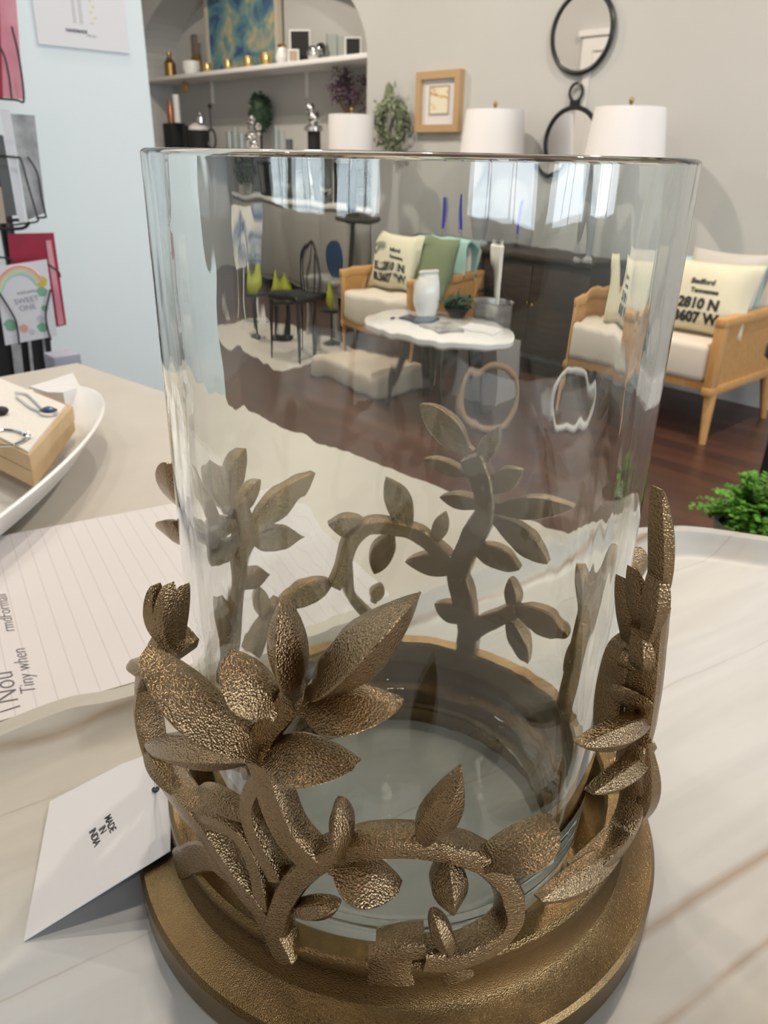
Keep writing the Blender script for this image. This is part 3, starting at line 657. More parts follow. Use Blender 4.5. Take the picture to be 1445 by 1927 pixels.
# fit the oval: long axis and half sizes from the visible rim
BA = plan(math.cos(math.radians(84.4)), math.sin(math.radians(84.4))).normalized(); BBX = V((-BA.y, BA.x, 0))
A_, B_ = .304, .101
bc = plan(-.352, .470)
mb = MB(); mb.loft([oval(A_ * .45, B_ * .45, ZC), oval(A_ * .62, B_ * .62, ZC + .003), oval(A_ * .88, B_ * .86, ZC + .020), oval(A_, B_, ZC + .042), oval(A_ - .0015, B_ - .0015, ZC + .0432), oval(A_ - .004, B_ - .004, ZC + .0425), oval(A_ * .86, B_ * .84, ZC + .020), oval(A_ * .62, B_ * .62, ZC + .006)], cap=True)
mb.build('bowl_body', CERAM, t, 60)
def gift(corners, z0, z1, nm, label):
    g = thing(nm, label, 'box', (corners[0].x, corners[0].y, z0))
    lo = [V((c.x, c.y, z0)) for c in corners]; hi = [V((c.x, c.y, z1)) for c in corners]
    mid = sum(lo, V()) / len(lo)
    MB().prism(lo, V((0, 0, z1 - z0))).build('box_wall', KRAFT, g)
    ins = [V((c.x, c.y, z1 - .001)) + (V((mid.x, mid.y, z1)) - c).normalized() * .006 for c in hi]
    MB().prism(ins, V((0, 0, .003))).build('cotton_pad', COTTON, g)
    return g
zt = .940
c1, c2, c3 = PZ(0, 713, zt), PZ(137, 765, zt), PZ(55, 858, zt)
c4 = c1 + (c3 - c2)
g = gift([c1, c2, c3, c4], .9275, zt, 'jewellery_box', 'open kraft jewellery box on top, silver pieces on white cotton')
c1, c2, c3 = PZ(10, 735, .927), PZ(138, 785, .927), PZ(60, 888, .927)
gift([c1, c2, c3, c1 + (c3 - c2)], .914, .927, 'jewellery_box', 'closed-in kraft jewellery box underneath, below the open one')
# bracelets
zz = zt + .0035
b1 = crom([PZ(x, y, zz) for x, y in ((28, 738), (50, 742), (65, 755), (78, 768), (90, 778), (78, 775), (60, 768), (45, 757), (30, 745))], 5)
t = thing('silver_bracelet', 'silver chain bracelet with dark oval stone on the cotton pad', 'bracelet', PZ(60, 755, zz))
MB().tube(b1, .0009, 6).build('chain', SILVER, t)
p = PZ(92, 776, zz); MB().sphere((p.x, p.y, p.z + .002), .006, 1.2, .9, .5).build('stone', NAVY, t)
MB().lathe([(.0066, 0), (.0078, 0), (.0078, .003), (.0066, .003)], (p.x, p.y, p.z - .001), 24, True, 1.2, .9).build('stone_setting', SILVER, t)
b2 = crom([PZ(x, y, zz) for x, y in ((-12, 812), (10, 808), (35, 812), (48, 820), (50, 826), (38, 832), (18, 838), (-10, 838))], 5)
t = thing('silver_bracelet', 'silver chain bracelet with a round clasp near the box front edge', 'bracelet', PZ(20, 825, zz))
MB().tube(b2, .0010, 6).build('chain', SILVER, t)
p = PZ(50, 822, zz); MB().sphere((p.x, p.y, p.z + .001), .0035).build('clasp', SILVER, t)
t = PZ(3, 777, zz); o = MB().sphere((t.x, t.y, t.z + .002), .006, 1, 1, .6).build('dark_earring', BLACKM); tag(o, 'dark flower shaped earring on cotton at the left frame edge', 'earring')
# tissue paper behind the boxes
tpz = [PZ(x, y, .932) for x, y in ((55, 728), (95, 712), (138, 710), (150, 722), (120, 745), (90, 740))]
mb = MB()
bot = [V((p.x, p.y, .915)) for p in tpz]
mb.loft([bot, [p + V((0, 0, random.uniform(-.004, .01))) for p in tpz]], cap=True)
o = mb.build('tissue_paper', PAPER, None, 20); tag(o, 'crumpled white tissue paper sticking up behind the kraft boxes', 'tissue paper')

# ================================================================== POSTER ON LEFT WALL
p = [PX(x, y, LW + .004) for x, y in ((65, -60), (243, -40), (245, 105), (72, 78))]
p[0].z = p[1].z = max(p[0].z, p[1].z); zb = (p[2].z + p[3].z) / 2
ya_, yb_ = p[3].y, p[2].y; zt_ = zb + .28
t = thing('wall_print', 'white paper print pinned high on the pale wall', 'print', (LW, (ya_ + yb_) / 2, zb))
MB().box((LW + .001, ya_, zb), (LW + .004, yb_, zt_)).build('sheet', PAPER, t)
wy = yb_ - ya_
ty = PX(140, 66, LW + .004)
text_mesh('HANDMADE', .009, V((LW + .0042, ya_ + wy * .42, zb + .034)), (0, 1, 0), (0, 0, 1), 'printed_text', GRAPH, t, .0002, bold=.0004)
text_mesh('with care', .006, V((LW + .0042, ya_ + wy * .58, zb + .028)), (0, 1, 0), (0, 0, 1), 'printed_text', FAINT, t, .0002)
mb = MB()
for k, (a, hgt) in enumerate(((.40, .15), (.47, .155))): mb.box((LW + .004, ya_ + wy * a, zb + .05), (LW + .0045, ya_ + wy * (a + .035), zb + hgt))
mb.build('printed_figure', mat('pale_grey_print', (.55, .55, .56), .8), t)
mb = MB()
for k in range(8): mb.sphere((LW + .004, ya_ + wy * (.64 + random.uniform(-.04, .04)), zb + .055 + k * .011), .004, .12, 1, 1, 8, 6)
mb.build('printed_figure', mat('pale_gold_print', (.68, .62, .45), .8), t)

# ================================================================== CARD RACK
rk = plan(-.70, 1.62); rn = (V((EYE.x, EYE.y, 0)) - V((rk.x, rk.y, 0))).normalized()
def rpl(off, yaw=0): 
    n = Matrix.Rotation(yaw, 3, 'Z') @ rn
    return (V((rk.x, rk.y, 1.1)) + rn * off, n)
def card(px, off, m, nm, label, grp=None, th=.0015, yaw=0, tilt=0):
    p0, n = rpl(off, yaw)
    poly = [PP(x, y, p0, n) for x, y in px]
    o = MB().prism(poly, -n * th).build(nm, m); 
    if label: tag(o, label, 'card', grp)
    return o, p0, n
R = thing('card_rack', 'black metal greeting card spinner rack standing behind the counter', 'rack', (rk.x, rk.y, 0))
MB().lathe([(0, 0), (.2, 0), (.2, .02), (.03, .035), (.02, .06), (.014, .10), (.014, 1.75), (0, 1.76)], (plan(-.80, 1.70).x, plan(-.80, 1.70).y, 0), 32).build('pole', BLACK, R)
p0, n = rpl(-.06)
MB().prism([PP(x, y, p0, n) for x, y in ((-60, 470), (92, 600), (108, 800), (-60, 860))], -n * .01).build('back_panel', BLACKM, R)
p0, n = rpl(-.045)
for pts in (((20, 640), (38, 640), (47, 720), (30, 725)), ((52, 640), (58, 640), (66, 715), (60, 718)), ((78, 630), (83, 630), (92, 705), (88, 708))):
    MB().prism([PP(x, y, p0, n) for x, y in pts], -n * .004).build('panel_stripe', GREYC, R)
def wire(pts, off, r=.0019):
    p0, n = rpl(off); MB().tube(crom([PP(x, y, p0, n) for x, y in pts], 4), r, 8).build('wire', BLACK, R)
wire([(-20, 292), (30, 296), (40, 302), (52, 345), (68, 400), (71, 416), (50, 420), (20, 424)], .02)
wire([(52, 205 + 90), (70, 325), (78, 370), (86, 405), (84, 409), (68, 410)], .0)
wire([(-20, 415), (36, 414)], .01, .003); wire([(-20, 430), (40, 430), (56, 418)], .02, .003)
wire([(-20, 483), (15, 486), (28, 494)], .02); wire([(-6, 545), (12, 572), (28, 600), (33, 620), (36, 648)], .04)
wire([(95, 545), (86, 590), (90, 620), (96, 640)], .04); wire([(90, 497), (110, 512), (113, 522)], .03)
wire([(-20, 60), (6, 100), (16, 140), (22, 185)], .05); wire([(22, 50), (36, 110), (45, 187), (30, 188), (-20, 184)], .05)
card([(-40, -60), (-4, -60), (6, 187), (-30, 187)], .0, RED, 'greeting_card', 'dark red card at the far left edge of the upper rack', 'cards in the upper pocket')
card([(-10, -60), (26, -60), (44, 187), (6, 183)], -.01, PINK, 'greeting_card', 'pink card at the top of the rack')
card([(0, 205), (18, 207), (48, 418), (36, 420)], .005, PAPER, 'greeting_card', 'narrow white card standing in the middle rack pocket')
card([(20, 214), (65, 217), (86, 400), (52, 414)], -.012, GREYC, 'greeting_card', 'grey photographic card in the middle rack pocket')
card([(-14, 250), (6, 255), (32, 405), (10, 408)], .008, mat('charcoal_card', (.10, .10, .10), .6), 'greeting_card', 'charcoal card left of the narrow white card')
card([(-20, 350), (2, 352), (12, 420), (-20, 422)], .014, TAN, 'greeting_card', 'tan card low at the left frame edge')
card([(14, 440), (101, 438), (125, 611), (109, 615), (30, 600)], -.02, RED, 'greeting_card', 'crimson folded card behind the rainbow card')
o, p0, n = card([(86, 453), (96, 452), (121, 609), (110, 613)], -.015, PINK, 'greeting_card', 'slim pink card edge at the right of the crimson card')
# rainbow card
p0, n = rpl(.03); q = lambda x, y, e=0: PP(x, y, p0 + n * e, n)
t = thing('greeting_card', 'white greeting card with a rainbow, sun and leaves', 'card', q(50, 640))
MB().prism([q(-12, 503), (q(88, 488)), q(108, 632), q(10, 650)], -n * .002).build('card_sheet', PAPER, t)
for k, (c, rr) in enumerate((((.70, .34, .28), 60), ((.74, .56, .36), 55), ((.70, .68, .45), 50), ((.45, .66, .58), 45))):
    m = mat('rainbow_ink_%d' % k, c, .8)
    pa = [q(38 + .78 * rr * math.cos(a), 556 - rr * .92 * math.sin(a), .0006) for a in [math.radians(30 + j * 12.5) for j in range(13)]]
    MB().tube(pa, .0022, 6).build('rainbow_band', m, t)
def blob(x, y, r, m, nm='printed_shape', sx=1):
    cpt = q(x, y, .0004); rr = r * 1.65 / F * 1.06
    h = n.cross(V((0, 0, 1))).normalized()
    MB().prism([cpt + h * rr * sx * math.cos(a) * (1 + .12 * math.sin(5 * a)) + V((0, 0, 1)) * rr * math.sin(a) for a in [2 * math.pi * j / 24 for j in range(24)]], -n * .0003).build(nm, m, t)
blob(77, 530, 9.5, mat('sun_ink', (.62, .47, .08), .7), 'printed_sun')
LG = mat('leaf_ink', (.20, .42, .29), .8)
for x, y, r in ((79, 549, 8), (20, 612, 10), (84, 580, 5), (80, 616, 8)): blob(x, y, r, LG, 'printed_leaf')
blob(45, 618, 7, mat('coral_ink', (.72, .35, .28), .8)); blob(60, 625, 5, mat('grey_lilac_ink', (.55, .53, .60), .8)); blob(76, 600, 6, mat('grey_lilac_ink', (.55, .53, .60), .8))
hx = (q(70, 555) - q(30, 562)).normalized(); hy = V((0, 0, 1))
text_mesh('welcome', .010, q(50, 549, .001), hx, hy, 'printed_text', FAINT, t, .0002)
text_mesh('SWEET', .015, q(50, 565, .001), hx, hy, 'printed_text', FAINT, t, .0002)
text_mesh('ONE', .015, q(52, 579, .001), hx, hy, 'printed_text', FAINT, t, .0002)
# small lilac card holder box beyond the counter corner
p = PD(116, 664, 1.22); zb_ = p.z
o = MB().rbox((p.x - .022, p.y - .022, zb_ - .06), (p.x + .022, p.y + .022, zb_), .003, 2).build('storage_box', mat('grey_lilac_box', (.30, .31, .38), .6)); tag(o, 'grey lilac box behind the counter corner beside the rack', 'box')
o2 = MB().box((p.x - .03, p.y - .03, 0), (p.x + .03, p.y + .03, zb_ - .0605)).build('narrow_plinth', WHITE); tag(o2, 'narrow white plinth under the grey lilac box', 'plinth')

# ================================================================== WALL DECOR
# framed print
fc = PY(830, 192, WV)
s1, s2 = PY(790, 192, WV), PY(872, 192, WV); fw = (s2.x - s1.x) / 2; zt1, zb1 = PY(830, 134, WV).z, PY(830, 249, WV).z; fh = (zt1 - zb1) / 2; fz = (zt1 + zb1) / 2
t = thing('framed_print', 'small oak framed watercolour on the wall beside the wreath', 'picture', (fc.x, WV, fz))
def rframe(cx, cz, hw, hh, bw, y0, y1):
    mb = MB()
    mb.box((cx - hw, y0, cz - hh), (cx - hw + bw, y1, cz + hh)); mb.box((cx + hw - bw, y0, cz - hh), (cx + hw, y1, cz + hh))
    mb.box((cx - hw + bw, y0, cz + hh - bw), (cx + hw - bw, y1, cz + hh)); mb.box((cx - hw + bw, y0, cz - hh), (cx + hw - bw, y1, cz - hh + bw)); return mb
FO = mat('light_oak_frame', (.48, .32, .17), .5)
rframe(fc.x, fz, fw, fh, .045, WV - .045, WV - .001).build('frame', FO, t)
MB().box((fc.x - fw + .04, WV - .018, fz - fh + .04), (fc.x + fw - .04, WV - .003, fz + fh - .04)).build('mat_board', PAPER, t)
rframe(fc.x, fz + .01, fw * .46, fh * .48, .010, WV - .022, WV - .018).build('inner_mount', TAN, t)
MB().box((fc.x - fw * .44, WV - .021, fz + .01 - fh * .46), (fc.x + fw * .44, WV - .018, fz + .01 + fh * .46)).build('painting', WATERC, t)
# wreath
wc = PY(741, 232, WV - .05); ww = abs(PY(772, 232, WV).x - PY(710, 232, WV).x) / 2; wh = (PY(741, 180, WV).z - PY(741, 285, WV).z) / 2
t = thing('wreath', 'green eucalyptus wreath hanging on the wall right of the niche', 'wreath', (wc.x, WV, wc.z))
R0 = (ww + wh) / 2 * .70
MB().tube([V((wc.x + R0 * math.cos(a), WV - .05, wc.z + R0 * math.sin(a))) for a in [2 * math.pi * i / 40 for i in range(40)]], .018, 8, True).build('wreath_ring', mat('twig_brown', (.10, .07, .04), .9), t)
mb = MB()
for i in range(620):
    a = random.uniform(0, 2 * math.pi); rr = R0 + random.gauss(0, .024); pz = V((wc.x + rr * math.cos(a), WV - .05 - abs(random.gauss(0, .03)), wc.z + rr * math.sin(a)))
    d = V((-math.sin(a) + random.gauss(0, .6), -abs(random.gauss(.2, .3)), math.cos(a) + random.gauss(0, .6)))
    mb.leafq(pz, d, V((random.gauss(0, .4), -1, random.gauss(0, .4))), random.uniform(.03, .05), random.uniform(.014, .022))
for i in range(40):
    h = random.random(); pz = V((wc.x - .05 + random.gauss(0, .02) + .03 * h, WV - .06, wc.z + R0 + h * .09)); mb.leafq(pz, V((random.gauss(0, .6), -.3, 1)), V((0, -1, 0)), .05, .018)
mb.build('foliage', LEAFG, t)
# round mirrors
def disc(cx, cz, r, y0, y1, n=64): 
    return MB().prism([V((cx + r * math.cos(2 * math.pi * i / n), y0, cz + r * math.sin(2 * math.pi * i / n))) for i in range(n)], V((0, y1 - y0, 0)))
def mirror(cx, cz, r, label, ringtop):
    t = thing('round_mirror', label, 'mirror', (cx, WV, cz))
    MB().tube([V((cx + r * math.cos(a), WV - .022, cz + r * math.sin(a))) for a in [2 * math.pi * i / 64 for i in range(64)]], .013, 10, True).build('frame', BLACK, t)
    disc(cx, cz, r, WV - .022, WV - .006).build('mirror_glass', MIRR, t)
    if ringtop:
        MB().tube([V((cx + .042 * math.cos(a), WV - .022, cz + r + .075 + .045 * math.sin(a))) for a in [2 * math.pi * i / 32 for i in range(32)]], .008, 8, True).build('hanging_ring', BLACK, t)
        MB().box((cx - .03, WV - .03, cz + r + .01), (cx + .03, WV - .014, cz + r + .035)).build('ring_bracket', BLACK, t)
    return t
m1 = PY(1099, 62, WV); r1 = (PY(1155, 62, WV).x - PY(1042, 62, WV).x) / 2 * .98
mirror(m1.x, m1.z, r1, 'round black rimmed mirror hung high on the wall, upper of two', False)
m2 = PY(1078, 268, WV); r2 = (PY(1078, 203, WV).z - m2.z)
mirror(m2.x, m2.z, r2, 'round black mirror with ring handle, lower of two behind a lamp', True)
sp1 = PY(1103, 132, WV - .01)
o = MB().box((sp1.x - .022, WV - .008, m2.z + r2 * .4), (sp1.x + .022, WV - .0005, m1.z - r1 * .7)).build('hanging_strap', mat('pale_ribbon', (.66, .66, .64), .8)); tag(o, 'pale fabric strap on the wall linking the two round mirrors', 'strap')

# ================================================================== CONSOLE + LAMPS
CZ = .67
t = thing('console_cabinet', 'dark stained wooden console cabinet against the wall between the armchairs', 'cabinet', (-3.1, 3.85, 0))
MB().rbox((-4.05, 3.72, .12), (-2.22, 4.06, CZ - .03), .006, 2).build('body', DARKW, t)
MB().rbox((-4.08, 3.69, CZ - .03), (-2.21, 4.068, CZ), .006, 2).build('top', DARKW, t)
for x in (-4.0, -2.34):
    for y in (3.75, 3.97): MB().box((x, y, 0), (x + .07, y + .07, .12)).build('leg', DARKW, t)
for i in range(4):
    x = -4.02 + i * .452
    d = MB().rbox((x, 3.708, .16), (x + .43, 3.72, CZ - .06), .003, 2).build('door', DARKW, t)
    MB().sphere((x + (.39 if i % 2 == 0 else .04), 3.692, .4), .013).build('knob', BRASS, d)
def lamp(px, wpx, ytop, ybot, dist, base_z, label, drum=False, basem=CLEAR, taper=.86):
    pb_ = PD(px, ybot, dist); pt_ = PD(px, ytop, dist); z0, z1 = pb_.z, pt_.z
    rad = wpx * dist / 1593 / 2
    cx, cy = pb_.x, pb_.y
    t = thing('table_lamp', label, 'lamp', (cx, cy, base_z))
    rt_ = rad * (1 if drum else taper)
    MB().lathe([(rad, z0), (rt_, z1), (rt_ - .004, z1), (rad - .004, z0)], (cx, cy, 0), 48, True).build('lamp_shade', SHADE, t)
    MB().tube([(cx, cy, base_z + .02), (cx, cy, z1 + .02)], .006, 8).build('stem', BRASS, t)
    MB().sphere((cx, cy, z1 + .03), .012, 1, 1, 1.3, 12, 8).build('finial', BRASS, t)
    mb = MB()
    for a in (0, 2.09, 4.19): mb.tube([(cx, cy, z1 - .012), (cx + math.cos(a) * (rt_ - .002), cy + math.sin(a) * (rt_ - .002), z1 - .008)], .002, 6)
    mb.build('shade_spider', BRASS, t)
    hh = z0 - base_z
    MB().lathe([(0, .0), (.07, 0), (.07, .015), (.03, .03), (.06, hh * .35), (.075, hh * .5), (.05, hh * .7), (.016, hh * .86), (.012, hh * .98), (0, hh * .98)], (cx, cy, base_z), 32).build('lamp_base', basem, t)
    return t
GB = mat('smoke_glaze', (.33, .34, .35), .15, coat=.3)
lamp(925, 122, 207, 300, 5.0, CZ, 'white shaded table lamp on the console left of the mirror', basem=GB)
lamp(1173, 148, 202, 303, 4.25, CZ, 'larger white shaded table lamp in front of the lower round mirror', basem=GB)
# blue candles on the console
for px, top, bot, k in ((835, 388, 462, 0), (871, 380, 464, 1), (911, 384, 430, 2), (994, 372, 440, 3)):
    pp = PY(px, 440, 3.80 if k < 2 else 3.88); zt2 = CZ + (.26, .29, .22, .27)[k]
    t = thing('candlestick', ('short', 'tallest', 'slim', 'right hand')[k] + ' blue taper candle in a glass holder on the console', 'candle', (pp.x, pp.y, CZ))
    MB().lathe([(0, 0), (.035, 0), (.035, .008), (.008, .02), (.008, .05), (.018, .06), (.018, .075), (0, .075)], (pp.x, pp.y, CZ), 20).build('holder', CLEAR, t)
    MB().lathe([(0, .076), (.012, .076), (.010, zt2 - CZ), (0, zt2 - CZ)], (pp.x, pp.y, CZ), 14).build('candle', BLUE, t)

# ================================================================== ARMCHAIRS
def pillow(name, m, w_, h_, th, parent=None, loc=(0, 0, 0), rx=0, ry=0, rz=0):
    n = 18; mb = MB(); g = {}
    def hgt(u, v): return th * ((1 - abs(u) ** 2.6) * (1 - abs(v) ** 2.6)) ** .45
    def pos(u, v, s):
        pin = 1 - .06 * (1 - abs(u)) * abs(v) ** 2 ; pin2 = 1 - .06 * (1 - abs(v)) * abs(u) ** 2
        return V((u * w_ / 2 * (1 - .07 * (1 - v * v)) , -s * hgt(u, v) * .5, v * h_ / 2 * (1 - .07 * (1 - u * u))))
    for s in (1, -1):
        for i in range(n + 1):
            for j in range(n + 1):
                u, v = -1 + 2 * i / n, -1 + 2 * j / n
                if s == -1 and (i in (0, n) or j in (0, n)): g[(s, i, j)] = g[(1, i, j)]
                else: g[(s, i, j)] = mb.bm.verts.new(pos(u, v, s))
        for i in range(n):
            for j in range(n):
                q = [g[(s, i, j)], g[(s, i + 1, j)], g[(s, i + 1, j + 1)], g[(s, i, j + 1)]]
                mb.bm.faces.new(q if s == 1 else q[::-1])
    MR = Matrix.Translation(V(loc)) @ Matrix.Rotation(rz, 4, 'Z') @ Matrix.Rotation(rx, 4, 'X') @ Matrix.Rotation(ry, 4, 'Y')
    o = mb.build(name, m, parent, 60)
    for v in o.data.vertices: v.co = MR @ v.co
    return o, MR, hgt
def armchair(x0, y0, W, label):
    x1 = x0 + W; t = thing('armchair', label, 'armchair', ((x0 + x1) / 2, y0 + .3, 0), 0, 'rattan sided armchairs')
    D = .62
    MB().rbox((x0 + .05, y0 - .02, .27), (x1 - .05, y0 + D, .44), .03, 4).build('seat_cushion', LINEN, t)
    q = MB().rbox((x0 + .05, 0, 0), (x1 - .05, .13, .325), .035, 4).build('backrest', LINEN, t)
    R_ = Matrix.Translation(V((0, y0 + D - .12, .38))) @ Matrix.Rotation(-.16, 4, 'X')
    for v in q.data.vertices: v.co = R_ @ v.co
    for s, x in ((0, x0), (1, x1 - .05)):
        mb = MB()
        mb.rbox((x + .003, y0 - .027, .223), (x + .047, y0 + .03, .55), .008, 2); mb.rbox((x + .003, y0 + D - .03, .223), (x + .047, y0 + D + .027, .55), .008, 2)
        mb.rbox((x, y0 - .03, .515), (x + .05, y0 + D + .03, .56), .012, 2); mb.rbox((x, y0 - .03, .22), (x + .05, y0 + D + .03, .26), .008, 2)
        mb.build('arm_frame', OAK, t)
        MB().box((x + .012, y0 + .02, .25), (x + .038, y0 + D - .02, .525)).build('rattan_panel', RATTAN, t)
        for yy, lean in ((y0 + .02, -.03), (y0 + D - .04, .04)):
            xo = .02 if s else -.02
            c = V((x + .025, yy, .24)); e_ = V((x + .025 + xo, yy + lean, 0))
            MB().tube([e_, c], [.015, .027], 12).build('leg', OAK, t)
    MB().box((x0 + .05, y0, .235), (x1 - .05, y0 + D - .02, .272)).build('seat_frame', OAK, t)
    return t
def text_pillow(cx, y, z, label, w_=.46, hh=.33, rz=0):
    t = thing('canvas_pillow', label, 'pillow', (cx, y, z))
    rx = -.33
    o, MR, hg = pillow('pillow_cover', LINENY, w_, hh, .15, t, (cx, y, z), rx, 0, rz)
    R3 = MR.to_3x3(); xa_ = R3 @ V((1, 0, 0)); za_ = R3 @ V((0, 0, 1))
    def put(s_, sz, x, zz_, bold=.003):
        org_ = MR @ V((x, 0, zz_))
        fn = lambda a, b: hg((a + x) / (w_ / 2) / .94, (b + zz_) / (hh / 2) / .94) * .5 + .001 if abs(a + x) < w_ / 2 * .9 and abs(b + zz_) < hh / 2 * .93 else 0
        text_mesh(s_, sz, org_, xa_, za_, 'printed_text', INK, t, .0008, fn=fn, bold=bold)
    put('35.2810 N', .062, .0, -.045); put('88.3607 W', .062, .0, -.105)
    put('Bedford', .034, .03, .052, .001); put('Tennessee', .030, .05, .012, .0008)
    # compass rose
    mb = MB()
    for k in range(24):
        a = 2 * math.pi * k / 24; r_ = .034
        for rr in (r_, r_ * .62):
            u, v = -.13 + rr * math.cos(a), .055 + rr * math.sin(a)
            mb.sphere(MR @ V((u, -hg(u / (w_ / 2) / .94, v / (hh / 2) / .94) * .5 - .001, v)), .0042, 1, 1, 1, 6, 4)
    mb.build('printed_compass', GRAPH, t)
    return t
BX0, BY0, BW = -2.12, 3.30, .67
armchair(BX0, BY0, BW, 'right hand armchair with cream cushions, honey rattan sides and oak legs')
pc = PY(1316, 560, 3.50)
text_pillow(pc.x, 3.50, pc.z + .005, 'cream canvas pillow printed with coordinates on the right hand armchair', .50)
AX0, AY0 = -3.68, 2.96
armchair(AX0, AY0, .66, 'left hand armchair with cream cushions and rattan sides seen through the glass')
text_pillow(-3.42, 3.20, .60, 'cream canvas pillow printed with coordinates on the left hand armchair', .42)
for cx, cy, lab in ((-1.76, 3.79, 'right'), (-3.25, 3.44, 'left')):
    mb = MB(); pr = []
    for j in range(7):
        x = -.22 + j * .075
        pr.append([V((cx + x, cy + dy, z + .008 * math.sin(x * 40))) for dy, z in ((-.045, .52), (-.035, .68), (-.02, .72), (.03, .735), (.08, .722), (.10, .68), (.10, .50), (.092, .50), (.092, .68), (.07, .71), (.03, .724), (-.01, .71), (-.026, .68), (-.037, .52))])
    mb.loft(pr); o = mb.build('throw_blanket', MINT, None, 50); tag(o, 'mint throw folded over the back of the %s hand armchair' % lab, 'blanket')
o, _, _ = pillow('throw_pillow', GREYP, .40, .38, .12, None, (-1.715, 3.73, .60), -.25, 0, -.1); tag(o, 'pale grey pillow leaning on the right hand armchair beside the printed one', 'pillow')
o, _, _ = pillow('throw_pillow', SAGE, .34, .34, .12, None, (-3.14, 3.26, .59), -.3, 0, -.2); tag(o, 'sage green pillow on the left hand armchair', 'pillow')

# ================================================================== COFFEE TABLE AND MIDDLE GROUND
p = PZ(830, 612, .42)
t = thing('coffee_table', 'white low table with magazines in front of the armchairs', 'table', (p.x, p.y, 0))
MB().lathe([(0, .385), (.36, .385), (.37, .395), (.37, .415), (.36, .42), (0, .42)], (p.x, p.y, 0), 48, sx=1.25, sy=.8).build('table_top', mat('gloss_white_top', (.78, .77, .76), .12), t)
for a in (.7, 2.4, 3.9, 5.5): MB().tube([(p.x + .2 * math.cos(a), p.y + .15 * math.sin(a), .39), (p.x + .3 * math.cos(a), p.y + .22 * math.sin(a), 0)], .014, 8).build('leg', BLACK, t)
for k, (dx, dy, rz_, m) in enumerate(((-.16, .0, .3, NAVY), (.08, -.05, -.4, GREYC), (.22, .08, .1, PAPER))):
    mb = MB(); mb.box((-.10, -.07, .4205), (.10, .07, .430)); o = mb.build('magazine', m); o.location = (p.x + dx, p.y + dy, 0); o.rotation_euler = (0, 0, rz_)
    tag(o, ('navy', 'grey photographic', 'white')[k] + ' magazine lying on the low white table', 'magazine')
p = PZ(700, 720, .0)
o = MB().rbox((p.x - .34, p.y - .22, 0), (p.x + .28, p.y + .22, .12), .03, 3).build('floor_cushion', mat('oat_fabric', (.48, .40, .32), .95, bump=.4, bscale=200)); tag(o, 'oat coloured floor cushion on the boards in front of the low table', 'cushion')
q1_ = PZ(806, 592, .42)
o = MB().lathe([(0, 0), (.05, 0), (.075, .06), (.065, .16), (.045, .20), (.052, .215), (.045, .21), (.055, .16), (0, .01)], (q1_.x, q1_.y, .4205), 28).build('white_pitcher', CERAM); tag(o, 'white ceramic vase standing at the back of the low table', 'vase')
q1_ = PZ(866, 598, .42); t = thing('planted_bowl', 'dark bowl of green leaves on the low table', 'plant', (q1_.x, q1_.y, .42))
MB().lathe([(0, 0), (.04, 0), (.075, .05), (.068, .05), (0, .03)], (q1_.x, q1_.y, .4205), 28).build('bowl', BLACKM, t)
mb = MB()
for i in range(120): mb.leafq(V((q1_.x + random.gauss(0, .03), q1_.y + random.gauss(0, .03), .46 + random.uniform(0, .05))), V((random.gauss(0, 1), random.gauss(0, 1), random.uniform(0, 1))), V((0, -.3, 1)), .06, .025)
mb.build('foliage', DKGR, t)
# pedestal with galvanised bucket and white taper
p = PZ(940, 640, .30)
o = MB().box((p.x - .14, p.y - .14, 0), (p.x + .14, p.y + .14, .30)).build('plinth', mat('weathered_grey', (.35, .33, .31), .8)); tag(o, 'small weathered grey plinth under the metal bucket', 'plinth')
t = thing('metal_bucket', 'galvanised metal bucket on the plinth holding a tall white candle', 'bucket', (p.x, p.y, .30))
MB().lathe([(0, 0), (.075, 0), (.105, .19), (.11, .195), (.10, .19), (.07, .01), (0, .01)], (p.x, p.y, .30), 32).build('bucket', GALV, t)
MB().tube([V((p.x + .105 * math.cos(a), p.y, .49 + .09 * math.sin(a))) for a in [math.pi * i / 12 for i in range(13)]], .003, 6).build('handle', BLACK, t)
o = MB().lathe([(0, .01), (.02, .01), (.016, .46), (.004, .47), (0, .49)], (p.x, p.y, .302), 16).build('pillar_candle', mat('ivory_wax', (.75, .72, .66), .5)); tag(o, 'tall ivory taper candle standing in the metal bucket', 'candle')
# rope hoops
for k, (px, py, r_, m, lab) in enumerate(((945, 690, .15, ROPE, 'brown jute rope hoop wreath leaning near the plinth'), (1130, 710, .14, mat('whitewashed_rope', (.5, .48, .45), .9, bump=.6, bscale=150), 'whitewashed rope hoop leaning in front of the right armchair'))):
    p = PD(px, py, 3.4); cz = max(p.z, r_ + .02); 
    th_ = .15
    mb = MB(); mb.tube([V((p.x, p.y, cz)) + rt * (r_ * math.cos(a)) + V((0, 0, 1)) * (r_ * math.sin(a)) for a in [2 * math.pi * i / 48 for i in range(48)]], .016, 10, True)
    o = mb.build('rope_hoop', m)
    for v in o.data.vertices: v.co.z += .012 * math.sin(v.co.x * 60) * 0
    dz_ = min(v.co.z for v in o.data.vertices)
    for v in o.data.vertices: v.co.z -= dz_
    tag(o, lab, 'hoop')
# black wire display stool at the right frame edge
p = PD(1512, 690, 2.5)
t = thing('side_stool', 'black metal stool at the right edge of the picture', 'stool', (p.x, p.y, 0))
ztop = PD(1440, 645, 2.5).z
MB().lathe([(0, ztop - .07), (.10, ztop - .07), (.125, ztop - .05), (.125, ztop - .015), (.11, ztop), (0, ztop)], (p.x, p.y, 0), 40).build('seat', BLACK, t)
for a in (.4, 2.5, 4.6): MB().tube([(p.x + .07 * math.cos(a), p.y + .07 * math.sin(a), ztop - .06), (p.x + .085 * math.cos(a), p.y + .085 * math.sin(a), 0)], .010, 8).build('leg', BLACK, t)

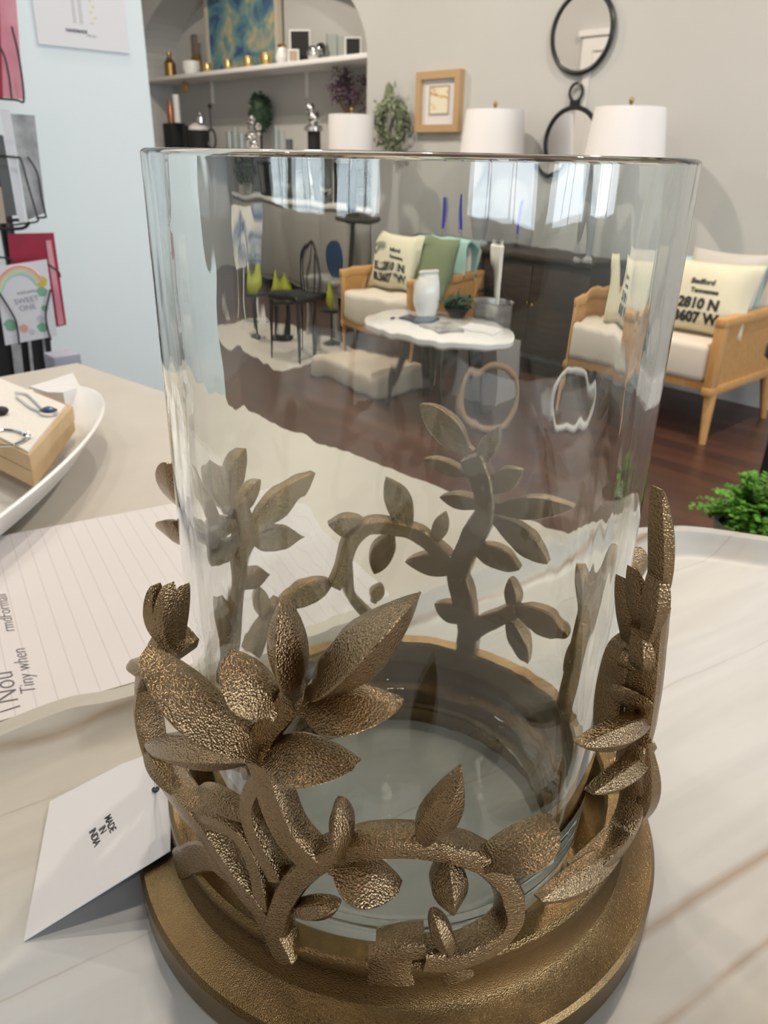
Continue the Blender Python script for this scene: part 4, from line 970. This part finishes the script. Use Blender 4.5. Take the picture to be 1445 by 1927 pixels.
# ================================================================== FERN (behind the tray)
p = PD(1440, 926, 1.15); fz0 = p.z - .045
t = thing('potted_fern', 'bright green fern in a grey pot on a plant stand behind the tray', 'plant', (p.x, p.y, fz0 - .13))
MB().lathe([(0, 0), (.05, 0), (.068, .12), (.072, .125), (.064, .12), (.06, .11), (0, .11)], (p.x, p.y, fz0 - .13), 32).build('pot', POT, t)
MB().lathe([(0, 0), (.062, 0), (.0, .006)], (p.x, p.y, fz0 - .02), 24).build('soil', SOIL, t)
mb = MB()
for i in range(150):
    a = random.uniform(0, 2 * math.pi); el = random.uniform(.35, 1.35); L = random.uniform(.07, .115)
    d = V((math.cos(a) * math.cos(el), math.sin(a) * math.cos(el), math.sin(el))); side_ = d.cross(V((0, 0, 1))).normalized()
    for k in range(9):
        u = (k + 1) / 9; pos_ = V((p.x, p.y, fz0 - .01)) + d * L * u - V((0, 0, .035 * u * u))
        for sgn in (-1, 1): mb.leafq(pos_, side_ * sgn + d * .7, V((0, 0, 1)) + V((random.gauss(0, .3), random.gauss(0, .3), 0)), .020 * (1.15 - u * .6), .008)
mb.build('fronds', FERNG, t)
o = MB().lathe([(0, 0), (.13, 0), (.13, .015), (.02, .025), (.015, fz0 - .16), (.10, fz0 - .145), (.10, fz0 - .131), (0, fz0 - .131)], (p.x, p.y, 0), 32).build('plant_stand', BLACK); tag(o, 'black metal plant stand under the potted fern', 'plant stand')

# ================================================================== NICHE
def shelf_z(px, py, y=WV): return PY(px, py, y).z
S1 = (shelf_z(685, 107, WV + .02) + shelf_z(345, 147, WV + .02)) / 2 + .03
S2 = shelf_z(500, 285, WV + .05); S3 = .80
def shelf(z, label, nm='niche_shelf', dep=.02, dx=0):
    o = MB().rbox((aL + .002 + dx, WV + dep, z - .035), (aR - .002, NB - .002, z), .004, 2).build(nm, WHITE); tag(o, label, 'shelf', None); return o
shelf(S1, 'upper white shelf across the arched niche')
shelf(S2, 'middle white shelf across the arched niche at eye level')
t = thing('niche_cabinet', 'low white cabinet filling the bottom of the arched niche', 'cabinet', (aC, WV + .2, 0))
MB().rbox((aL + .9, WV + .03, .08), (aR - .05, NB - .02, S3 - .03), .004, 2).build('body', mat('greige_cabinet', (.36, .345, .32), .6), t)
MB().rbox((aL + .88, WV + .005, S3 - .03), (aR - .01, NB - .005, S3), .004, 2).build('top', WHITE, t)
for i in range(4):
    x = aL + .93 + i * .62
    if x + .6 < aR - .05: MB().rbox((x, WV + .02, .12), (x + .58, WV + .032, S3 - .06), .003, 2).build('door', mat('greige_cabinet', (.36, .345, .32), .6), t)
for x in (PY(350, 170, WV + .1).x, PY(525, 150, WV + .1).x):
    o = MB().box((x - .008, NB - .03, S1 - .22), (x + .01, NB - .003, S1 - .036)).build('shelf_bracket', WHITE); tag(o, 'thin white bracket under the upper niche shelf' + (' near the left end' if x < PY(440, 150, WV + .1).x else ' near its middle'), 'bracket')
def at(px, y=WV + .14, py=150): p = PY(px, py, y); return p.x, y
def mpp(px, y=WV + .14): # metres per pixel at that spot
    d = PY(px, 290, y) - EYE; return V((d.x, d.y, 0)).dot(RZ @ V((0, 1, 0))) / 1593
def ht(px, top, z, y=WV + .14): return PY(px, top, y).z - z
def vessel(nm, label, cat, px, top, z, wpx, prof, m, y=WV + .14, grp=None):
    x, y = at(px, y); h_ = max(ht(px, top, z, y), .02); r_ = wpx * mpp(px, y) / 2
    o = MB().lathe([(a * r_, b * h_) for a, b in prof], (x, y, z), 28).build(nm, m); tag(o, label, cat, grp); return o
CUP = [(0, 0), (.75, 0), (1, .5), (.95, 1), (.85, 1), (.88, .5), (.65, .08), (0, .08)]
CYLG = [(0, 0), (1, 0), (1, 1), (.93, 1), (.93, .06), (0, .06)]
BOT = [(0, 0), (1, 0), (1, .55), (.4, .75), (.3, 1), (0, 1)]
SPH = [(0, 0), (.4, .0), (.85, .2), (1, .5), (.85, .8), (.4, .98), (0, 1)]
VAS = [(0, 0), (.55, 0), (.95, .3), (1, .5), (.7, .8), (.6, 1), (.5, 1), (.6, .8), (.85, .5), (0, .1)]
# painting in the niche
x0, x1 = PY(396, 50, NB - .03).x, PY(524, 50, NB - .03).x
t = thing('abstract_painting', 'large blue and gold abstract painting leaning in the arch top', 'painting', ((x0 + x1) / 2, NB - .05, S1))
MB().box((x0, NB - .06, S1 + .0), (x1, NB - .03, S1 + 1.0)).build('canvas', ABSTR, t)
rframe((x0 + x1) / 2 + .01, S1 + .5, (x1 - x0) / 2 + .04, .5, .045, NB - .075, NB - .028).build('frame', mat('pale_frame_wood', (.60, .53, .42), .5), t)
# upper shelf
vessel('gold_bottle', 'gold topped bottle at the left end of the upper shelf', 'bottle', 322, 96, S1, 20, BOT, BRASS)
o = MB().rbox((at(341)[0] - .05, NB - .10, S1), (at(341)[0] + .05, NB - .08, S1 + ht(341, 60, S1)), .02, 3).build('wooden_board', mat('grey_brown_wood', (.20, .16, .13), .6)); tag(o, 'tall narrow brown wooden board leaning on the upper shelf', 'board')
x, y = at(370, WV + .26); h_ = ht(370, 100, S1, y)
o = disc(x, S1 + h_ / 2, h_ / 2, y, y + .02, 40).build('round_tray', BRASS); tag(o, 'round dark brass tray standing behind the white bowl', 'tray')
vessel('white_bowl', 'white bowl with gold rim on the upper shelf left', 'bowl', 362, 115, S1, 32, CUP, CERAM)
for px, top, w_ in ((391, 119, 15), (430, 112, 15), (468, 105, 18), (501, 99, 22)):
    lab = {391: 'smallest gold votive cup, leftmost on the upper shelf', 430: 'gold votive cup left of centre under the abstract painting', 468: 'gold votive cup under the middle of the abstract painting', 501: 'largest gold votive cup near the painting corner'}[px]
    vessel('votive_cup', lab, 'votive cup', px, top, S1, w_, CUP, GOLDP, grp='gold votive cups')
vessel('white_vase', 'white and gold ribbed vase beside the painting frame', 'vase', 533, 89, S1, 26, VAS, CERAM); vessel('gold_ball', 'gold ball resting on the white ribbed vase', 'ornament', 533, 82, S1 + ht(533, 92, S1), 18, SPH, GOLDP)
def sframe(px, top, wpx, z, label, m=BLACKM, y=WV + .16, yaw=.7):
    x, y = at(px, y); h_ = ht(px, top, z, y); w_ = wpx * mpp(px, y)
    t = thing('photo_frame', label, 'frame', (x, y, z))
    a = V((math.cos(yaw), math.sin(yaw), 0)); b = V((-a.y, a.x, 0))
    P0 = V((x, y, z)) - a * w_ / 2
    MB().prism([P0, P0 + a * w_, P0 + a * w_ + V((0, 0, h_)), P0 + V((0, 0, h_))], b * .03).build('frame', WHITE, t)
    P1 = P0 - b * .004 + a * .012 + V((0, 0, .012))
    MB().prism([P1, P1 + a * (w_ - .024), P1 + a * (w_ - .024) + V((0, 0, h_ - .024)), P1 + V((0, 0, h_ - .024))], b * .003).build('picture', m, t)
sframe(566, 55, 38, S1, 'large black and white photo frame on the upper shelf'); sframe(664, 69, 30, S1, 'smaller black and white photo frame at the shelf right end')
sframe(553, 92, 20, S1, 'small tan photo frame before the large black one', TAN, WV + .08)
vessel('silver_ornament', 'silver knot ornament on the upper shelf', 'ornament', 590, 85, S1, 22, SPH, SILVER); vessel('silver_ornament', 'dark silver ball behind the knot ornament on the upper shelf', 'ornament', 605, 80, S1, 24, SPH, mat('dark_silver', (.25, .25, .25), .15, metal=1), WV + .24)
vessel('glass_cylinder_vase', 'left clear glass cylinder at the right of the upper shelf', 'vase', 625, 64, S1, 20, CYLG, CLEAR); vessel('glass_cylinder_vase', 'right clear glass cylinder beside the small photo frame', 'vase', 644, 68, S1, 18, CYLG, CLEAR, WV + .2)
# middle shelf
def hang(nm, label, cat, px, t_, b_, wpx, m, y=WV + .07):
    p1, p2 = PY(px, t_, y), PY(px, b_, y); r_ = wpx * mpp(px, y) / 2
    o = MB().lathe([(0, p2.z), (r_, p2.z), (r_ * .8, p1.z), (0, p1.z)], (p1.x, y, 0), 20).build(nm, m); tag(o, label, cat); return o
vessel('copper_bottle', 'copper bottle at the left end of the middle shelf', 'bottle', 316, 186, S2 + .245, 14, BOT, TERRA)
vessel('white_candle', 'white and gold candle on top of the black box', 'candle', 328, 178, S2 + .245, 12, CYLG[:2] + [(1, 1), (0, 1)], CERAM, WV + .1)
x, y = at(320); o = MB().rbox((x - .09, y - .08, S2), (x + .09, y + .08, S2 + .243), .008, 2).build('black_box', BLACKM); tag(o, 'black square box at the left of the middle shelf', 'box')
vessel('black_jar', 'slim dark jar beside the black square box', 'jar', 341, 236, S2, 12, CYLG[:2] + [(1, 1), (0, 1)], BLACKM)
x, y = at(347, WV + .1); z_ = PY(347, 175, y).z
t = thing('hanging_ornament', 'small brown square ornament hanging under the upper shelf', 'ornament', (x, y, z_))
MB().rbox((x - .045, y - .01, z_), (x + .045, y + .01, z_ + .09), .005, 2).build('plaque', BRASS, t); MB().tube([(x, y, z_ + .09), (x, y, S1 - .036)], .003, 6).build('cord', BLACK, t)
x, y = at(366); r_ = 19 * mpp(366); hB = ht(366, 245, S2)
t = thing('black_basket', 'black round basket with white cloth top on the middle shelf', 'basket', (x, y, S2))
MB().lathe([(0, 0), (r_, 0), (r_ * 1.05, hB), (r_ * .95, hB), (r_ * .9, .02), (0, .02)], (x, y, S2), 32).build('basket', BLACKM, t)
MB().lathe([(0, hB - .02), (r_ * .93, hB - .01), (r_ * .9, hB + .03), (r_ * .4, hB + .06), (0, hB + .06)], (x, y, S2), 28).build('cloth', WHITE, t)
vessel('silver_figurine', 'silver pointed figurine standing on the black basket', 'figurine', 372, 212, S2 + hB + .062, 14, BOT, SILVER); 
x, y = at(391, WV + .08); 
t = thing('loop_sculpture', 'black loop sculpture with a tall finial on the middle shelf', 'sculpture', (x, y, S2))
rL = .085; MB().tube([V((x + rL * .8 * math.cos(a), y, S2 + rL + .01 + rL * math.sin(a))) for a in [2 * math.pi * i / 32 for i in range(32)]], .009, 8, True).build('loop', BLACK, t)
MB().tube([(x, y, S2 + 2 * rL), (x, y, S2 + ht(391, 205, S2))], .007, 8).build('finial_rod', BLACK, t); MB().sphere((x, y, S2 + ht(391, 201, S2)), .02).build('finial_ball', BLACK, t)
for k, px in enumerate((425, 437, 449, 515, 527)):
    vessel('drinking_glass', 'clear stemless glass on the middle shelf', 'glass', px, (248, 240, 252, 236, 246)[k], S2, 13, CYLG, CLEAR, WV + (.1, .2, .08, .12, .2)[k], 'clear glasses on the middle shelf')
vessel('smoked_cube', 'small smoked votive on the middle shelf', 'votive cup', 541, 262, S2, 13, CYLG, mat('smoke_glass', (.10, .10, .10), .1))
x, y = at(470, WV + .12); t = thing('silver_sculpture', 'shiny silver bubble cluster sculpture on the middle shelf', 'sculpture', (x, y, S2))
mb = MB(); 
for k in range(26):
    mb.sphere((x + random.uniform(-.07, .08), y + random.uniform(-.04, .04), S2 + .03 + random.uniform(0, .24)), random.uniform(.02, .034), 1, 1, 1, 12, 8)
mb.sphere((x, y, S2 + .03), .032, 1, 1, 1, 12, 8); mb.build('bubbles', SILVER, t)
x, y = at(487, WV + .28); zc = PY(487, 212, y).z; rr = 18 * mpp(487, y)
t = thing('moss_topiary', 'dark green egg shaped moss topiary on a black stand', 'topiary', (x, y, S2))
MB().tube([(x, y, S2 + .01), (x, y, zc - .1)], .012, 8).build('trunk', BLACK, t); MB().lathe([(0, 0), (.06, 0), (.05, .02), (0, .02)], (x, y, S2), 24).build('foot', BLACK, t)
mb = MB(); mb.sphere((x, y, zc), rr * .95, 1, 1, 1.75, 20, 14)
for i in range(260):
    a = random.uniform(0, 6.28); c_ = random.uniform(-1, 1); s_ = math.sqrt(1 - c_ * c_); d = V((s_ * math.cos(a), s_ * math.sin(a), c_))
    mb.leafq(V((x, y, zc)) + V((d.x * rr * .95, d.y * rr * .95, d.z * rr * 1.66)), d + V((random.gauss(0, .5), random.gauss(0, .5), random.gauss(0, .5))), V((d.y, -d.x, .3)), .035, .016)
mb.build('moss', DKGR, t)
x, y = at(589); hj = ht(589, 247, S2); rj = 15 * mpp(589)
t = thing('lidded_jar', 'dark jar with a large shiny silver knob lid on the middle shelf', 'jar', (x, y, S2))
MB().lathe([(0, 0), (rj * .8, 0), (rj * .8, hj), (0, hj)], (x, y, S2), 24).build('jar_body', BLACKM, t)
MB().lathe([(0, hj), (rj * 1.2, hj), (rj * 1.2, hj + .03), (rj * .6, hj + .05), (0, hj + .05)], (x, y, S2), 24).build('lid', SILVER, t)
mb = MB(); mb.sphere((x, y, S2 + hj + .10), .055); mb.sphere((x - .02, y - .02, S2 + hj + .17), .04); mb.build('knob', SILVER, t)
# dried flowers at the right end
x, y = at(655, WV + .25); zc = PY(655, 172, y).z
t = thing('dried_flowers', 'bunch of dark purple dried flowers at the right of the niche', 'flowers', (x, y, S2))
MB().lathe([(a * .07, b * .25) for a, b in VAS], (x, y, S2), 24).build('vase', GB, t)
mb = MB(); mb2 = MB()
for i in range(42):
    tip = V((x + random.gauss(-.01, .10), y + random.gauss(0, .05), zc + random.gauss(0, .055)))
    tip.x = min(tip.x, aR - .03); tip.y = min(tip.y, NB - .03)
    mb2.tube([(x, y, S2 + .24), (tip.x, tip.y, tip.z)], .002, 4)
    for k in range(22): mb.leafq(tip + V((random.gauss(0, .02), random.gauss(0, .02), random.gauss(0, .02))), V((random.gauss(0, 1), random.gauss(0, 1), random.gauss(0, 1))), V((0, -1, .2)), .028, .012)
mb.build('flower_heads', PURP, t); mb2.build('stalks', mat('dry_stalk', (.18, .12, .08), .9), t)
# drum lamp on a tall table in front of the niche's right end
p = PD(661, 283, 5.8)
o = MB().lathe([(0, 0), (.17, 0), (.17, .02), (.03, .04), (.025, .72), (.16, .74), (.17, .75), (.17, .77), (0, .77)], (p.x, p.y, 0), 32).build('pedestal_table', DARKW); tag(o, 'dark round pedestal table under the drum shaded lamp', 'table')
lamp(661, 84, 216, 283, 5.8, .77, 'table lamp with a white drum shade in front of the niche', True, BLACKM)
# items on the niche cabinet (seen through the glass)
Y3 = WV + .15
def plant(px, w_, h_, z, m, label, nm='potted_plant', y=Y3, n_=160, potm=POT):
    x, y = at(px, y); t = thing(nm, label, 'plant', (x, y, z)); h_ *= .85
    MB().lathe([(0, 0), (.05, 0), (.06, .09), (.05, .09), (.045, .02), (0, .02)], (x, y, z), 24).build('pot', potm, t)
    mb = MB()
    for i in range(n_):
        d = V((random.gauss(0, 1), random.gauss(0, .6), random.gauss(0, 1))).normalized() * random.random() ** .4
        c_ = V((x + d.x * w_ / 2, min(y + d.y * w_ / 2, NB - .03), z + .09 + h_ / 2 + d.z * h_ / 2))
        mb.leafq(c_, V((random.gauss(0, 1), random.gauss(0, 1), random.gauss(.4, 1))), V((0, -1, .3)), .06, .028)
    mb.tube([(x, y, z + .05), (x, y, z + h_ * .6)], .01, 6)
    mb.build('foliage', m, t)
plant(392, .26, .27, S3, DKGR, 'dark green bushy plant on the niche cabinet left')
plant(672, .14, .24, S3, LEAFG, 'small green plant at the right of the niche cabinet')
x, y = at(452, Y3)
t = thing('lantern', 'black lantern with small warm bulbs on the niche cabinet', 'lantern', (x, y, S3))
mb = MB()
for a, b in ((-.09, -.09), (.08, -.09), (-.09, .08), (.08, .08)): mb.box((x + a, y + b, S3), (x + a + .01, y + b + .01, S3 + .28))
mb.box((x - .1, y - .1, S3), (x + .1, y + .1, S3 + .02)); mb.box((x - .1, y - .1, S3 + .27), (x + .1, y + .1, S3 + .3)); mb.build('lantern_frame', BLACK, t)
MB().box((x - .08, y + .05, S3 + .02), (x + .08, y + .06, S3 + .27)).build('back_plate', BLACKM, t)
for px, m, lab, tp_ in ((495, CLEAR, 'clear bottle vase on the niche cabinet', 300), (523, GALV, 'grey metal canister on the niche cabinet', 320), (553, SILVER, 'tall silver vase on the niche cabinet', 300), (590, CLEAR, 'clear wide vase on the niche cabinet', 310)):
    vessel('tall_vase', lab, 'vase', px, tp_, S3, 20, VAS, m, Y3)
sframe(628, 300, 44, S3, 'dark picture frame on the niche cabinet', BLACKM, Y3)
# in front of the niche on the floor
p = PZ(420, 600, 0); p = PD(395, 560, 5.9)
t = thing('leaning_canvas', 'pale blue abstract canvas leaning in front of the niche', 'painting', (p.x, p.y, 0))
zt_, zb_ = PD(412, 385, 5.9).z, PD(412, 505, 5.9).z
MB().prism([PD(352, 388, 5.9), PD(434, 385, 5.9), PD(432, 498, 5.85), PD(355, 505, 5.85)], V((.0, .03, 0))).build('canvas', ABSTR2, t)
lg = PD(393, 505, 5.9)
mb = MB()
for dx in (-.18, 0, .18):
    mb.tube([lg + V((dx * .7, .01 + dx * .3, .05)), V((lg.x + dx * 1.1, lg.y + .02 + dx * .5, 0))], .012, 6)
mb.build('easel', WHITE, t)
for px, py, k in ((432, 520, 0), (488, 535, 1), (600, 550, 2)):
    p = PD(px, py, (5.3, 5.3, 5.1)[k]); st_z = p.z - .11
    t = MB().lathe([(0, 0), (.05, 0), (.05, .02), (.012, .04), (.012, st_z - .03), (.06, st_z - .015), (.06, st_z), (0, st_z)], (p.x, p.y, 0), 24).build('flower_stand', BLACK)
    tag(t, ('slim black stand under the lime vase nearest the canvas', 'slim black stand under the middle lime vase', 'slim black stand under the lime vase by the armchair')[k], 'stand')
    o = MB().lathe([(0, 0), (.02, 0), (.036, .05), (.032, .10), (.014, .15), (.009, .19), (0, .19)], (p.x, p.y, st_z), 24).build('lime_vase', LIME)
    tag(o, ('lime green teardrop vase beside the leaning canvas', 'lime green teardrop vase left of the black chair', 'lime green teardrop vase beside the left armchair')[k], 'vase')
# small black hoop backed chair
p = PD(530, 650, 4.75); p.z = 0
t = thing('black_chair', 'small black chair with a rounded hoop back beyond the floor', 'chair', (p.x, p.y, 0))
MB().rbox((p.x - .14, p.y - .13, .36), (p.x + .14, p.y + .13, .40), .012, 3).build('seat', BLACK, t)
for a, b in ((-.11, -.1), (.11, -.1), (-.11, .1), (.11, .1)): MB().tube([(p.x + a * 1.15, p.y + b * 1.15, 0), (p.x + a, p.y + b, .37)], .011, 8).build('leg', BLACK, t)
MB().tube([V((p.x + .12 * math.cos(a), p.y + .12, .39 + .30 * math.sin(a))) for a in [math.pi * i / 20 for i in range(21)]], .010, 8).build('back_hoop', BLACK, t)
mb = MB()
for k in (-.06, 0, .06): mb.tube([(p.x + k, p.y + .12, .39), (p.x + k, p.y + .12, .39 + .3 * math.sqrt(1 - (k / .12) ** 2))], .005, 6)
mb.build('back_spindles', BLACK, t)
# small side table with a navy plate
p = PD(610, 520, 5.4)
t = thing('side_table', 'small weathered side table carrying a navy plate', 'table', (p.x, p.y, 0)); zz = p.z
MB().rbox((p.x - .2, p.y - .15, zz - .03), (p.x + .2, p.y + .15, zz), .006, 2).build('table_top', GALV, t)
for a, b in ((-.17, -.12), (.17, -.12), (-.17, .12), (.17, .12)): MB().box((p.x + a - .012, p.y + b - .012, 0), (p.x + a + .012, p.y + b + .012, zz - .03)).build('leg', GALV, t)
o = disc(p.x, zz + .115, .115, p.y + .02, p.y + .035, 40).build('navy_plate', NAVY); tag(o, 'navy blue round plate standing upright on the small side table', 'plate')
# pale rug
p = PZ(480, 650, 0)
o = MB().rbox((p.x - .9, p.y - .35, 0.0005), (p.x + .6, p.y + .45, .005), .002, 1).build('rug', mat('pale_rug', (.45, .42, .38), .95, bump=.5, bscale=120)); tag(o, 'pale grey rug on the dark boards before the niche', 'rug')
